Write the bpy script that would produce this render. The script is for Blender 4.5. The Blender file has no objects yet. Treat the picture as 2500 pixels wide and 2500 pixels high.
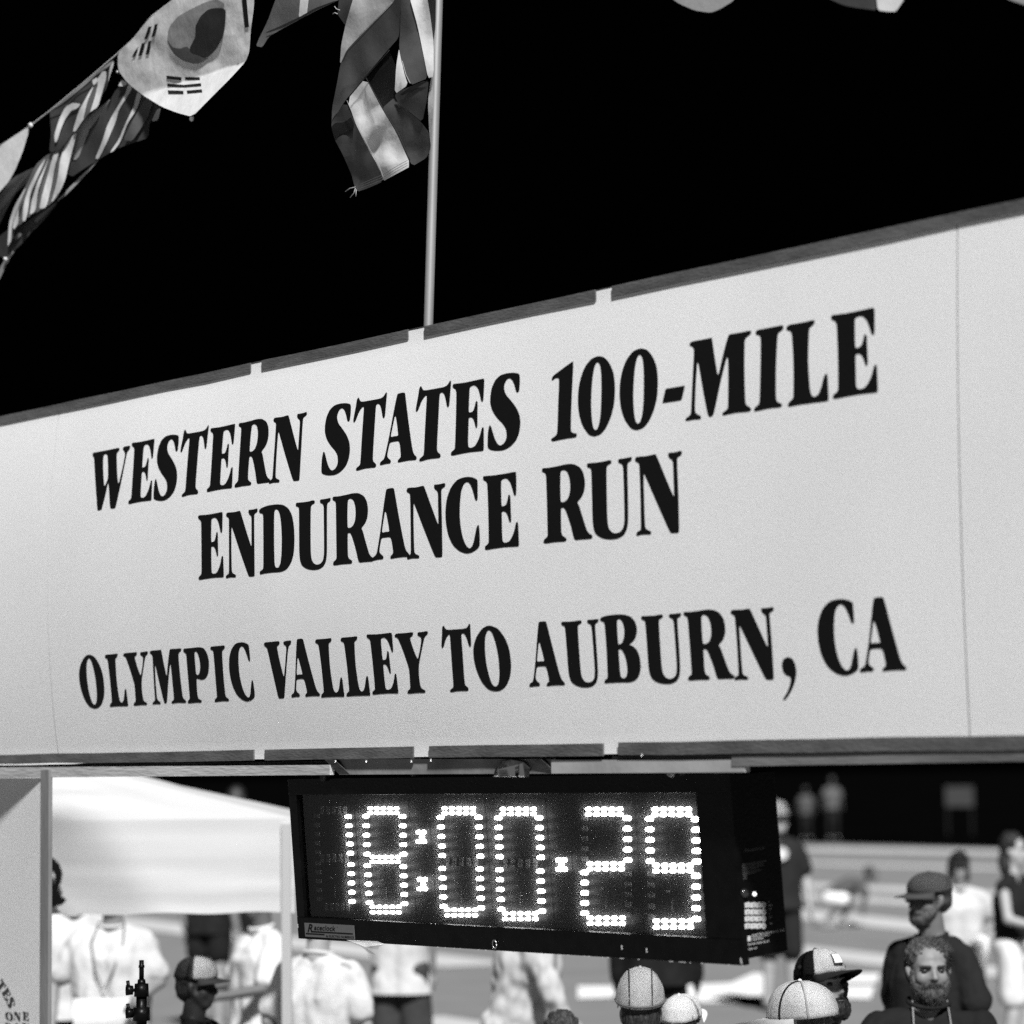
import bpy, bmesh, math, random
from mathutils import Vector, Matrix, Euler, noise
from mathutils.geometry import tessellate_polygon
R = math.radians
scene = bpy.context.scene
C = scene.collection
random.seed(7)

# ---------------------------------------------------------------- camera, sky, sun, exposure
CAM = Vector((8.914281, -5.008835, 2.214692))
RW = Matrix(((0.6210369, 0.0761048, 0.7800777), (0.7837097, -0.0468417, -0.6193585), (-0.0105960, 0.9959990, -0.0887345)))
FPX = 6918.7666
cam_d = bpy.data.cameras.new('camera')
cam = bpy.data.objects.new('camera', cam_d)
C.objects.link(cam)
m4 = RW.to_4x4(); m4.translation = CAM
cam.matrix_world = m4
cam_d.sensor_width = 36.0
cam_d.lens = FPX / 2500 * 36
cam_d.clip_start = 0.1
cam_d.clip_end = 600
cam_d.dof.use_dof = True
cam_d.dof.focus_distance = 8.75
cam_d.dof.aperture_fstop = 2.25
scene.camera = cam

world = bpy.data.worlds.new('World')
scene.world = world
world.use_nodes = True
world.node_tree.nodes['Background'].inputs[0].default_value = (0.5, 0.5, 0.5, 1)
world.node_tree.nodes['Background'].inputs[1].default_value = 0.0004     # clear night

LDIR = Vector((0.66, -0.35, 0.75)).normalized()          # towards the floodlights
sun_d = bpy.data.lights.new('sun', 'SUN')
sun_d.energy = 5.0
sun_d.angle = R(5)
sun = bpy.data.objects.new('sun', sun_d)
C.objects.link(sun)
sun.rotation_euler = (-LDIR).to_track_quat('-Z', 'Y').to_euler()
sun.location = (20, -15, 18)

scene.view_settings.view_transform = 'Standard'
scene.view_settings.look = 'None'
scene.view_settings.exposure = 0.42
scene.view_settings.gamma = 1.0
scene.view_settings.use_curve_mapping = False
scene.cycles.use_denoising = False
scene.cycles.max_bounces = 6
scene.cycles.transparent_max_bounces = 8

# ---------------------------------------------------------------- picking points along the camera's rays
S25 = 2500 / 1932.0
def ray(px, py):                                       # px, py in 1932-wide picture units
    return RW @ Vector(((px * S25 - 1250) / FPX, -(py * S25 - 1250) / FPX, -1.0))
def at(px, py, depth):
    return CAM + ray(px, py) * depth
def on_y(px, py, Y):
    d = ray(px, py)
    return CAM + d * ((Y - CAM.y) / d.y)
def on_plane(px, py, p, n):
    d = ray(px, py)
    return CAM + d * ((p - CAM).dot(n) / d.dot(n))
def ground(px, py, z=0.0):
    d = ray(px, py)
    return CAM + d * ((z - CAM.z) / d.z)
FWD = Vector((-0.7800777, 0.6193585, 0)).normalized()  # away from the viewer, level
RGT = Vector((0.6210369, 0.7837097, 0)).normalized()   # to the viewer's right, level

# ---------------------------------------------------------------- materials (all greys: a black and white scene)
MATS = {}
def mat(name, val, rough=0.8, amp=0.0, scale=8.0, bump=0.0, bscale=60.0, stretch=(1, 1, 1), spec=0.3, trans=0.0, metal=0.0, detail=3.0):
    if name in MATS:
        return MATS[name]
    m = bpy.data.materials.new(name)
    m.use_nodes = True
    nt = m.node_tree; N = nt.nodes; L = nt.links
    b = N['Principled BSDF']
    b.inputs['Roughness'].default_value = rough
    b.inputs['Specular IOR Level'].default_value = spec
    b.inputs['Metallic'].default_value = metal
    b.inputs['Base Color'].default_value = (val, val, val, 1)
    tc = N.new('ShaderNodeTexCoord'); mp = N.new('ShaderNodeMapping')
    mp.inputs['Scale'].default_value = stretch
    L.new(tc.outputs['Object'], mp.inputs['Vector'])
    col = None
    if amp > 0:
        n = N.new('ShaderNodeTexNoise'); n.inputs['Scale'].default_value = scale; n.inputs['Detail'].default_value = detail
        L.new(mp.outputs[0], n.inputs['Vector'])
        r = N.new('ShaderNodeMapRange'); r.inputs['From Min'].default_value = 0.3; r.inputs['From Max'].default_value = 0.7
        r.inputs['To Min'].default_value = max(0.0, val * (1 - amp)); r.inputs['To Max'].default_value = min(1, val * (1 + amp))
        L.new(n.outputs['Fac'], r.inputs['Value'])
        col = r.outputs[0]
        L.new(col, b.inputs['Base Color'])
    if bump > 0:
        n2 = N.new('ShaderNodeTexNoise'); n2.inputs['Scale'].default_value = bscale; n2.inputs['Detail'].default_value = 2
        L.new(mp.outputs[0], n2.inputs['Vector'])
        bp = N.new('ShaderNodeBump'); bp.inputs['Strength'].default_value = bump; bp.inputs['Distance'].default_value = 0.01
        L.new(n2.outputs['Fac'], bp.inputs['Height']); L.new(bp.outputs[0], b.inputs['Normal'])
    if trans > 0:
        t = N.new('ShaderNodeBsdfTranslucent'); t.inputs[0].default_value = (val, val, val, 1)
        if col: L.new(col, t.inputs[0])
        mx = N.new('ShaderNodeMixShader'); mx.inputs[0].default_value = trans
        L.new(b.outputs[0], mx.inputs[1]); L.new(t.outputs[0], mx.inputs[2])
        L.new(mx.outputs[0], N['Material Output'].inputs['Surface'])
    MATS[name] = m
    return m
def emit(name, val, strength):
    if name in MATS: return MATS[name]
    m = bpy.data.materials.new(name); m.use_nodes = True
    b = m.node_tree.nodes['Principled BSDF']
    b.inputs['Base Color'].default_value = (val, val, val, 1)
    b.inputs['Emission Color'].default_value = (1, 1, 1, 1)
    b.inputs['Emission Strength'].default_value = strength
    MATS[name] = m
    return m

# ---------------------------------------------------------------- object helpers
def tag(o, label=None, cat=None, group=None, kind=None):
    if label: o['label'] = label
    if cat: o['category'] = cat
    if group: o['group'] = group
    if kind: o['kind'] = kind
    return o
def thing(name, loc, label, cat, group=None, rot=(0, 0, 0), scale=1.0):
    o = bpy.data.objects.new(name, None)
    C.objects.link(o)
    o.empty_display_size = 0.1
    o.location = loc; o.rotation_euler = rot; o.scale = (scale,) * 3
    return tag(o, label, cat, group)
def root_loc(o):
    v = Vector((0, 0, 0))
    while o is not None:
        v = v + Vector(o.location); o = o.parent
    return v
def link_mesh(name, me, m, parent=None, smooth=False):
    if m is not None:
        me.materials.clear(); me.materials.append(m)
    if smooth:
        me.polygons.foreach_set('use_smooth', [True] * len(me.polygons))
    o = bpy.data.objects.new(name, me)
    C.objects.link(o)
    if parent is not None: o.parent = parent
    return o
def mk(name, verts, faces, m, parent=None, smooth=False, local=False):
    """verts in world space unless local; stored relative to the parent's location"""
    off = Vector((0, 0, 0)) if (parent is None or local) else root_loc(parent)
    me = bpy.data.meshes.new(name)
    me.from_pydata([tuple(Vector(v) - off) for v in verts], [], faces)
    me.validate(); me.update()
    return link_mesh(name, me, m, parent, smooth)
def from_bm(name, bm, m, parent=None, smooth=False, local=False):
    off = Vector((0, 0, 0)) if (parent is None or local) else root_loc(parent)
    for v in bm.verts: v.co = v.co - off
    me = bpy.data.meshes.new(name)
    bm.to_mesh(me); bm.free()
    return link_mesh(name, me, m, parent, smooth)
def bm_box(bm, x0, x1, y0, y1, z0, z1, M=None, bev=0.0):
    vs = [bm.verts.new(Vector((x, y, z))) for x in (x0, x1) for y in (y0, y1) for z in (z0, z1)]
    fs = []
    for q in ((0, 1, 3, 2), (4, 6, 7, 5), (0, 4, 5, 1), (2, 3, 7, 6), (0, 2, 6, 4), (1, 5, 7, 3)):
        fs.append(bm.faces.new([vs[i] for i in q]))
    if bev > 0:
        es = list({e for f in fs for e in f.edges})
        r = bmesh.ops.bevel(bm, geom=es, offset=bev, segments=2, affect='EDGES', profile=0.5)
        vs = list({v for f in r['faces'] for v in f.verts} | {v for v in vs if v.is_valid})
        allv = set(vs)
        for f in fs:
            if f.is_valid: allv |= set(f.verts)
        vs = list(allv)
    if M is not None:
        for v in vs: v.co = M @ v.co
    return vs
def box(name, x0, x1, y0, y1, z0, z1, m, parent=None, M=None, bev=0.0, local=False):
    bm = bmesh.new()
    bm_box(bm, x0, x1, y0, y1, z0, z1, M, bev)
    return from_bm(name, bm, m, parent, False, local)
def bm_tube(bm, pts, rad, n=8, cap=True):
    pts = [Vector(p) for p in pts]
    rads = rad if isinstance(rad, (list, tuple)) else [rad] * len(pts)
    rings = []
    up = Vector((0, 0, 1))
    for i, p in enumerate(pts):
        d = (pts[min(i + 1, len(pts) - 1)] - pts[max(i - 1, 0)])
        if d.length < 1e-9: d = Vector((0, 0, 1))
        d.normalize()
        u = d.cross(up)
        if u.length < 0.05: u = d.cross(Vector((0, 1, 0)))
        u.normalize(); w = d.cross(u)
        rings.append([bm.verts.new(p + (u * math.cos(a) + w * math.sin(a)) * rads[i]) for a in [2 * math.pi * k / n for k in range(n)]])
    for a, b in zip(rings, rings[1:]):
        for k in range(n):
            bm.faces.new((a[k], a[(k + 1) % n], b[(k + 1) % n], b[k]))
    if cap:
        bm.faces.new(rings[0][::-1]); bm.faces.new(rings[-1])
def tube(name, pts, rad, m, parent=None, n=8, local=False, smooth=True):
    bm = bmesh.new(); bm_tube(bm, pts, rad, n)
    return from_bm(name, bm, m, parent, smooth, local)

def smooth_path(p, it=2, q=0.22):
    p = [Vector((a, b)) for a, b in p]
    for _ in range(it):
        o = []
        for i in range(len(p)):
            a = p[i]; b = p[(i + 1) % len(p)]
            o.append(a.lerp(b, q)); o.append(a.lerp(b, 1 - q))
        p = o
    return p
def fill_paths(paths):
    """tessellate outline + holes -> 2-D verts, tris"""
    lists = [[Vector((v.x, v.y, 0)) for v in p] for p in paths]
    tris = tessellate_polygon(lists)
    flat = [v for p in lists for v in p]
    return flat, [tuple(t) for t in tris]
def sheet_bm(paths, cuts_u=(), cuts_v=()):
    vs, ts = fill_paths(paths)
    bm = bmesh.new()
    bv = [bm.verts.new(v) for v in vs]
    for t in ts:
        try: bm.faces.new([bv[i] for i in t])
        except ValueError: pass
    for c in cuts_u:
        bmesh.ops.bisect_plane(bm, geom=list(bm.verts) + list(bm.edges) + list(bm.faces), plane_co=(c, 0, 0), plane_no=(1, 0, 0))
    for c in cuts_v:
        bmesh.ops.bisect_plane(bm, geom=list(bm.verts) + list(bm.edges) + list(bm.faces), plane_co=(0, c, 0), plane_no=(0, 1, 0))
    return bm
GLYPH = {
 'E': [[[0,994],[25,1005],[245,994],[492,999],[663,1005],[705,998],[710,864],[711,700],[687,682],[662,693],[623,793],[580,874],[523,923],[469,934],[407,923],[390,898],[398,577],[418,564],[472,568],[501,587],[526,645],[540,703],[562,709],[587,687],[594,530],[605,358],[585,333],[563,346],[532,426],[496,479],[447,495],[407,490],[405,467],[412,123],[429,83],[490,71],[564,89],[626,155],[669,230],[697,321],[727,334],[746,317],[755,162],[761,14],[732,5],[488,15],[242,10],[68,2],[38,15],[39,54],[107,81],[125,119],[120,520],[97,883],[72,925],[21,945],[1,967]]],
 'N': [[[0,963],[32,984],[235,975],[381,987],[408,967],[540,737],[719,426],[732,434],[718,847],[700,883],[644,914],[622,951],[633,980],[688,975],[784,977],[854,985],[880,969],[876,931],[804,910],[790,876],[812,455],[817,-16],[795,-32],[673,-29],[642,-9],[485,249],[182,754],[166,746],[176,321],[184,83],[206,51],[287,24],[300,5],[286,-17],[221,-13],[123,-7],[31,-18],[9,5],[32,34],[92,48],[106,87],[105,503],[87,876],[69,904],[9,927]]],
 'D': [[[0,954],[71,983],[244,1005],[489,1003],[641,982],[780,920],[874,818],[931,659],[953,452],[935,248],[868,115],[747,20],[597,-9],[386,-4],[200,-3],[57,-14],[35,2],[42,36],[113,54],[139,91],[140,438],[123,857],[99,894],[29,903],[5,927]],[[414,887],[434,924],[470,930],[519,911],[565,841],[600,718],[624,509],[619,268],[587,115],[538,63],[499,57],[457,75],[437,124],[426,419]]],
 'U': [[[0,966],[14,987],[127,982],[304,980],[444,991],[479,980],[487,945],[409,926],[387,893],[393,527],[399,220],[421,117],[478,63],[550,42],[638,53],[702,100],[730,199],[727,503],[711,877],[686,916],[621,938],[608,970],[630,988],[711,985],[827,990],[870,991],[880,969],[864,941],[807,925],[791,887],[802,498],[802,194],[777,78],[709,7],[592,-29],[432,-28],[287,-2],[171,56],[128,127],[109,239],[104,547],[90,890],[71,918],[11,934]]],
 'R': [[[0,979],[19,1003],[139,996],[332,1004],[524,1015],[652,1001],[780,946],[850,857],[876,742],[863,640],[812,562],[716,497],[754,453],[824,293],[899,123],[945,79],[1007,50],[1012,17],[965,6],[802,11],[681,9],[644,28],[585,208],[492,401],[455,445],[404,453],[391,433],[392,139],[410,86],[492,49],[497,22],[468,5],[261,13],[67,5],[26,22],[37,59],[109,92],[119,137],[109,555],[92,892],[75,931],[17,950]],[[382,919],[413,941],[461,939],[519,913],[564,830],[580,725],[567,623],[525,554],[462,523],[398,522],[385,554],[379,742]]],
 'A': [[[0,42],[16,66],[83,92],[114,136],[196,428],[310,995],[341,1010],[439,1014],[489,1008],[508,986],[612,640],[747,198],[788,108],[858,58],[863,33],[841,18],[703,25],[551,23],[443,16],[419,33],[426,54],[481,85],[490,117],[461,256],[434,314],[404,326],[250,325],[219,316],[205,281],[172,167],[173,127],[200,98],[254,70],[264,42],[243,22],[140,25],[36,16],[5,22]],[[227,397],[257,524],[297,685],[311,693],[327,676],[373,536],[403,421],[394,401],[310,404]]],
 'B': [[[0,993],[43,1014],[166,1032],[408,1037],[551,1028],[692,992],[782,925],[823,829],[822,751],[775,659],[699,607],[625,578],[719,551],[808,485],[858,374],[866,248],[843,155],[784,79],[697,35],[588,19],[372,25],[154,25],[44,21],[16,36],[24,66],[88,92],[106,131],[115,527],[103,893],[86,933],[39,951],[3,964]],[[384,943],[410,964],[446,967],[492,938],[528,873],[542,794],[527,700],[485,623],[435,591],[394,591],[384,612],[381,833]],[[387,509],[412,521],[453,514],[507,449],[547,353],[564,227],[546,133],[498,88],[445,83],[404,106],[391,170],[386,438]]],
 'S': [[[635,978],[648,851],[641,741],[605,726],[574,745],[535,832],[485,908],[422,946],[358,931],[316,872],[313,809],[357,725],[475,633],[594,525],[666,424],[696,311],[678,187],[616,83],[496,8],[361,-26],[212,-23],[87,-1],[15,30],[3,79],[0,238],[20,331],[39,345],[71,318],[114,227],[169,126],[234,57],[289,44],[358,69],[400,120],[407,182],[386,263],[320,333],[190,425],[83,531],[30,633],[18,730],[38,855],[112,959],[221,1010],[371,1020],[521,1007]]],
 'T': [[[0,729],[13,810],[39,939],[47,1030],[78,1062],[108,1039],[140,998],[182,985],[423,984],[635,985],[699,1006],[739,1050],[763,1064],[780,1038],[777,940],[775,778],[769,705],[744,687],[716,703],[687,787],[647,873],[604,910],[558,912],[534,894],[540,558],[536,135],[553,85],[615,50],[629,21],[605,-4],[505,0],[346,3],[175,-14],[139,1],[146,28],[224,59],[243,98],[244,506],[242,884],[231,910],[197,902],[130,847],[63,722],[25,693]]],
 'I': [[[12,959],[35,990],[172,989],[366,991],[475,993],[503,972],[491,937],[413,907],[396,862],[376,406],[380,115],[402,69],[480,40],[486,13],[453,-1],[281,8],[86,-2],[15,-5],[0,17],[18,45],[81,71],[101,112],[111,518],[110,872],[92,915],[24,934]]],
 'L': [[[0,955],[38,982],[178,981],[352,982],[462,989],[485,966],[467,929],[399,903],[389,859],[375,519],[405,189],[430,90],[488,60],[550,87],[594,163],[639,293],[679,324],[703,291],[713,116],[720,-4],[689,-10],[454,-5],[195,-3],[64,-11],[32,7],[53,44],[125,82],[134,130],[134,505],[99,870],[73,904],[9,921]]],
 'O': [[[464,1008],[658,952],[815,802],[913,622],[936,378],[897,203],[781,51],[635,-19],[478,-31],[308,6],[154,132],[51,314],[0,494],[4,673],[84,827],[235,956],[352,1001]],[[434,940],[508,891],[583,722],[630,498],[629,254],[592,99],[514,39],[431,70],[366,194],[317,373],[298,597],[320,819],[378,918]]],
 '0': [[[422,1021],[525,985],[631,884],[707,753],[739,574],[730,359],[673,204],[576,66],[476,-5],[346,-23],[233,12],[108,140],[32,298],[0,466],[5,643],[44,790],[120,918],[239,1006],[340,1025]],[[381,947],[428,902],[454,783],[469,591],[469,347],[453,186],[415,82],[368,57],[323,91],[290,217],[270,409],[273,613],[287,775],[316,894],[345,939]]],
 '1': [[[0,814],[2,849],[44,880],[255,961],[403,1014],[429,1016],[433,892],[423,473],[421,124],[437,81],[480,65],[538,54],[550,28],[525,3],[407,6],[236,3],[64,-6],[25,12],[30,36],[116,63],[151,109],[152,501],[154,783],[146,819],[123,831],[79,834],[26,811]]],
 '-': [[[0,275],[4,295],[49,444],[69,451],[404,452],[418,447],[363,283],[339,272],[44,274]]],
 'M': [[[51,969],[76,988],[140,995],[311,992],[438,997],[459,996],[471,961],[520,751],[574,534],[583,519],[599,532],[657,720],[725,915],[764,994],[795,998],[982,995],[1115,998],[1157,993],[1167,971],[1148,948],[1077,921],[1051,881],[1054,544],[1074,141],[1091,89],[1162,53],[1182,30],[1162,6],[1081,5],[917,15],[752,7],[694,2],[669,15],[673,40],[751,68],[772,102],[772,432],[762,693],[751,723],[731,697],[642,447],[523,48],[498,18],[439,9],[407,46],[341,278],[237,668],[218,721],[204,701],[188,498],[174,136],[189,83],[238,59],[287,37],[287,10],[260,-1],[143,8],[26,1],[0,15],[4,36],[79,65],[104,92],[116,360],[141,855],[133,900],[100,931],[60,946]]],
 'W': [[[0,941],[25,959],[266,958],[593,959],[815,965],[871,947],[870,911],[802,887],[802,824],[880,484],[930,365],[954,394],[1033,657],[1065,820],[1046,874],[987,911],[971,950],[1016,966],[1117,965],[1197,964],[1209,942],[1189,902],[1128,866],[1100,734],[1018,368],[896,-5],[866,-29],[744,-28],[709,0],[647,275],[608,403],[589,394],[534,201],[454,9],[437,-21],[334,-27],[299,-6],[243,225],[80,806],[53,883],[6,908]],[[366,864],[401,899],[463,893],[502,862],[544,701],[583,489],[527,400],[491,361],[464,405],[393,673]]],
 'V': [[[0,965],[37,994],[225,994],[455,998],[498,983],[483,938],[413,915],[407,871],[453,651],[525,393],[546,387],[620,620],[685,861],[678,905],[614,933],[605,971],[643,990],[769,993],[828,996],[848,974],[829,932],[772,908],[737,846],[632,492],[495,35],[468,10],[330,8],[299,34],[239,324],[111,844],[85,897],[19,930]]],
 'Y': [[[0,947],[34,983],[176,984],[389,985],[488,990],[515,972],[497,929],[431,910],[425,866],[498,690],[576,557],[597,557],[670,706],[720,856],[709,899],[636,924],[619,957],[651,982],[748,980],[875,991],[907,974],[894,936],[823,906],[787,853],[675,598],[609,448],[587,275],[601,123],[624,69],[723,38],[731,12],[694,-4],[527,2],[357,-5],[259,-7],[233,9],[252,41],[317,70],[331,119],[338,347],[330,424],[221,677],[118,866],[81,911],[15,929]]],
 'P': [[[2,963],[30,988],[178,988],[418,992],[578,994],[713,968],[800,881],[853,753],[838,628],[791,504],[691,424],[569,402],[454,421],[389,437],[377,370],[359,160],[372,86],[406,58],[482,42],[488,14],[453,-4],[296,2],[95,-6],[16,-4],[0,17],[26,46],[83,72],[93,125],[99,442],[99,843],[86,897],[10,927]],[[386,896],[409,921],[449,919],[502,871],[539,764],[547,659],[515,555],[468,504],[418,493],[382,517],[382,644],[379,812]]],
 'C': [[[699,966],[706,852],[708,701],[683,679],[650,698],[606,812],[554,904],[502,948],[459,955],[401,932],[351,849],[326,708],[316,517],[336,357],[378,211],[439,104],[509,49],[559,54],[603,101],[643,209],[683,332],[716,353],[738,336],[751,186],[748,68],[702,32],[588,-11],[461,-21],[310,18],[159,115],[58,265],[8,444],[0,621],[32,779],[119,916],[258,1008],[411,1027],[538,1020],[640,992]]],
 ',': [[[9,176],[44,248],[139,277],[229,249],[281,166],[295,53],[263,-59],[197,-170],[108,-265],[38,-320],[6,-319],[0,-303],[89,-216],[156,-105],[179,-24],[153,6],[85,24],[31,69]]],
}
PLACE = [(0,'W',0.2785),(0,'E',0.5442),(0,'S',0.7164),(0,'T',0.8699),(0,'E',1.0479),(0,'R',1.218),(0,'N',1.4234),(0,'S',1.7116),(0,'T',1.8653),(0,'A',2.0165),(0,'T',2.1826),(0,'E',2.3565),(0,'S',2.5343),(0,'1',2.814),(0,'0',2.9308),(0,'0',3.1064),(0,'-',3.2825),(0,'M',3.3739),(0,'I',3.635),(0,'L',3.751),(0,'E',3.9111),(1,'E',1.0094),(1,'N',1.1805),(1,'D',1.3759),(1,'U',1.5812),(1,'R',1.777),(1,'A',1.9852),(1,'N',2.1541),(1,'C',2.343),(1,'E',2.5172),(1,'R',2.7802),(1,'U',2.974),(1,'N',3.1733),(2,'O',0.2038),(2,'L',0.3911),(2,'Y',0.5141),(2,'M',0.6813),(2,'P',0.9037),(2,'I',1.0694),(2,'C',1.1757),(2,'V',1.3897),(2,'A',1.5169),(2,'L',1.6718),(2,'L',1.8061),(2,'E',1.9413),(2,'Y',2.0806),(2,'T',2.3053),(2,'O',2.453),(2,'A',2.6961),(2,'U',2.8509),(2,'B',3.0166),(2,'U',3.1847),(2,'R',3.3526),(2,'N',3.5333),(2,',',3.7103),(2,'C',3.8451),(2,'A',3.9848)]

# ================================================================ ground
# direction of the field's lines and its far edge, from a few points on them
def line_strip(name, pA, pB, w, z, m, parent=None, kind=None):
    d = (pB - pA); d.z = 0; d.normalize(); n = Vector((-d.y, d.x, 0))
    vs = [pA - n * w / 2, pB - n * w / 2, pB + n * w / 2, pA + n * w / 2]
    o = mk(name, [(v.x, v.y, z) for v in vs], [(0, 1, 2, 3)], m, parent)
    if kind: o['kind'] = kind
    return o
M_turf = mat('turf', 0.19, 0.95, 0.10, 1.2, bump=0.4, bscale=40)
M_dark = mat('darkened_ground', 0.0015, 1.0, 0.3, 0.3, spec=0.0)  # falloff of the floodlights put into a near-black colour
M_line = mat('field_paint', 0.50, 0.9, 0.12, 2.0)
ED = Vector((1.0, -0.08, 0)).normalized(); EN = Vector((0.08, 1.0, 0)).normalized()
E0 = Vector((-42, 48.6, 0))
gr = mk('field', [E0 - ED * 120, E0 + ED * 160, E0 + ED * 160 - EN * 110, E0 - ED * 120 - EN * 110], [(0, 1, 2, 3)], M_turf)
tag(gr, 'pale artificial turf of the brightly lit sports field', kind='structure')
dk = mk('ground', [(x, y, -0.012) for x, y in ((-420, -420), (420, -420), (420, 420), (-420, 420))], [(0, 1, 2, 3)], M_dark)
tag(dk, 'ground coloured near black for the dark beyond the edge of the lit field', kind='structure')
# pale bands painted across the field
bands = [((1500, 1601), (1932, 1608), 2.2), ((1500, 1628), (1932, 1640), 1.0), ((1470, 1668), (1932, 1690), 1.3), ((1480, 1688), (1932, 1716), 1.0),
         ((1360, 1709), (1932, 1769), 1.15), ((1120, 1751), (1932, 1841), 0.95),
         ((150, 1730), (910, 1822), 0.95), ((560, 1889), (770, 1917), 0.62), ((780, 1922), (1250, 1990), 0.6)]
for i, (a, b, w) in enumerate(bands):
    A = ground(*a); B = ground(*b)
    o = line_strip('field_line', A, B, w, 0.004 + 0.0004 * i, M_line, kind='structure')
    tag(o, ['broad pale strip along the far edge of the field', 'narrow pale line just inside the far edge of the field', 'wide pale strip across the middle of the far field',
            'pale line behind the crouching runner', 'pale line in front of the crouching runner', 'pale line behind the man in sunglasses',
            'pale line under the tent and below the race clock', 'short pale line beside the person in dark shorts', 'pale line below the khaki figure'][i])
    o['kind'] = 'structure'
# big white painted patches seen right of the striped cap
for i, (pts, lab) in enumerate(((((1090, 1862), (1255, 1862), (1380, 1856), (1420, 1838), (1440, 1838), (1440, 1890), (1330, 1893), (1250, 1880), (1090, 1885)), 'large white painted patch behind the capped spectators'),
                 (((1595, 1838), (1660, 1838), (1652, 1856), (1590, 1856)), 'upper white painted block beside the bearded man'), (((1590, 1862), (1650, 1862), (1642, 1886), (1578, 1884)), 'lower white painted block beside the bearded man'))):
    P = [ground(*p) for p in pts]
    paths = [[Vector((p.x, p.y)) for p in P]]
    vs, ts = fill_paths(paths)
    o = mk('field_marking', [(v.x, v.y, 0.0082 + 0.0004 * i) for v in vs], ts, mat('white_field_paint', 0.8, 0.9, 0.08, 3))
    tag(o, lab, kind='structure')

# ================================================================ the finish arch
ZB = 2.27; HS = 1.22; WS = 4.3328
def bulge(u, v):
    t = min(max(v / HS, 0.0), 1.0)
    k = min(max(u / WS, 0), 1) * 3; B = (0.046, 0.055, 0.030, 0.014)
    i = min(int(k), 2); f = k - i
    return (B[i] * (1 - f) + B[i + 1] * f) * 4 * t * (1 - t)
arch = thing('finish_arch', (2.2, 0, 0), 'white finish line arch with a wide lettered banner framed in timber battens', 'finish arch')
M_vinyl = mat('banner_vinyl', 0.80, 0.65, 0.04, 1.1, bump=0.26, bscale=520, spec=0.2)
M_ink = mat('black_ink', 0.006, 0.6, 0.25, 300, spec=0.12)
M_bat = mat('weathered_batten', 0.095, 0.85, 0.28, 9, bump=0.25, bscale=60, stretch=(0.8, 3, 3), spec=0.1)
M_bat2 = mat('painted_board', 0.40, 0.7, 0.25, 3, bump=0.3, bscale=30, stretch=(0.6, 4, 4))
M_batd = mat('dark_timber', 0.05, 0.8, 0.5, 9, bump=0.4, bscale=40, stretch=(0.5, 6, 6))  # one dark timber tone for rails and joists
def sheet(u0, u1, nu, side):
    nv = 44; v0, v1 = -0.03, HS + 0.026
    vs = []; fs = []
    for j in range(nv + 1):
        v = v0 + (v1 - v0) * j / nv
        for i in range(nu + 1):
            u = u0 + (u1 - u0) * i / nu
            vs.append((u, -bulge(u, v) + (0.0 if v < 0 or v > HS else 0), ZB + v))
    for j in range(nv):
        for i in range(nu):
            a = j * (nu + 1) + i
            fs.append((a, a + 1, a + nu + 2, a + nu + 1))
    # give the sheet a back face 3 mm behind
    n = len(vs)
    vs += [(x, y + 0.003, z) for x, y, z in vs]
    fs += [tuple(n + k for k in f[::-1]) for f in fs]
    return mk('banner_panel', vs, fs, M_vinyl, arch, True)
panel_l = sheet(-1.6, -0.0016, 30, 0); panel = sheet(0.0016, WS - 0.0018, 72, 1); panel_r = sheet(WS + 0.0018, 5.9, 30, 2)
# grey backing tape behind the seams
for u in (0.0, WS):
    vs = []; fs = []
    for j in range(41):
        v = HS * j / 40
        for du in (-0.006, 0.006): vs.append((u + du, -bulge(u, v) + 0.0038, ZB + v))
    for j in range(40): fs.append((2 * j, 2 * j + 1, 2 * j + 3, 2 * j + 2))
    mk('seam_backing', vs, fs, mat('seam_grey', 0.10, 0.9), arch)
BASE = {0: (0.843, 0.213), 1: (0.5565, 0.2135), 2: (0.158, 0.1815)}
CUTV = [-0.03 + (HS + 0.056) * j / 44 for j in range(45)]
GP = {}
for ch, paths in GLYPH.items():
    GP[ch] = [smooth_path(p, 2, 0.2) for p in paths]
for ln, ch, u0 in PLACE:
    v0, cap = BASE[ln]
    paths = [[Vector((u0 + p.x / 1000 * cap, v0 + p.y / 1000 * cap)) for p in path] for path in GP[ch]]
    bm = sheet_bm(paths, (), [c for c in CUTV if v0 - 0.08 < c < v0 + cap + 0.03])
    for v in bm.verts:
        u, w = v.co.x, v.co.y
        v.co = Vector((u, -bulge(u, w) - 0.0009, ZB + w))
    bmesh.ops.recalc_face_normals(bm, faces=bm.faces)
    from_bm('letter', bm, M_ink, panel)
# battens holding the sheet, top and bottom
def batten(x0, x1, z0, z1, y0=-0.0065, y1=-0.001, m=None, name='batten', sag=0.0):
    bm = bmesh.new(); n = max(1, int((x1 - x0) / 0.25))
    prev = None
    rnd = random.Random(int(x0 * 100) + int(z0 * 1000))
    rings = []
    for i in range(n + 1):
        x = x0 + (x1 - x0) * i / n
        dz = rnd.uniform(-0.0012, 0.0012); dy = rnd.uniform(-0.001, 0.001)
        rings.append([bm.verts.new((x, y, z)) for y, z in ((y0 + dy, z0 + dz), (y1, z0 + dz), (y1, z1 + dz), (y0 + dy, z1 + dz))])
    for a, b in zip(rings, rings[1:]):
        for k in range(4): bm.faces.new((a[k], b[k], b[(k + 1) % 4], a[(k + 1) % 4]))
    bm.faces.new(rings[0]); bm.faces.new(rings[-1][::-1])
    bmesh.ops.recalc_face_normals(bm, faces=bm.faces)
    return from_bm(name, bm, m or M_bat, arch)
ZT = ZB + HS
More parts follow.
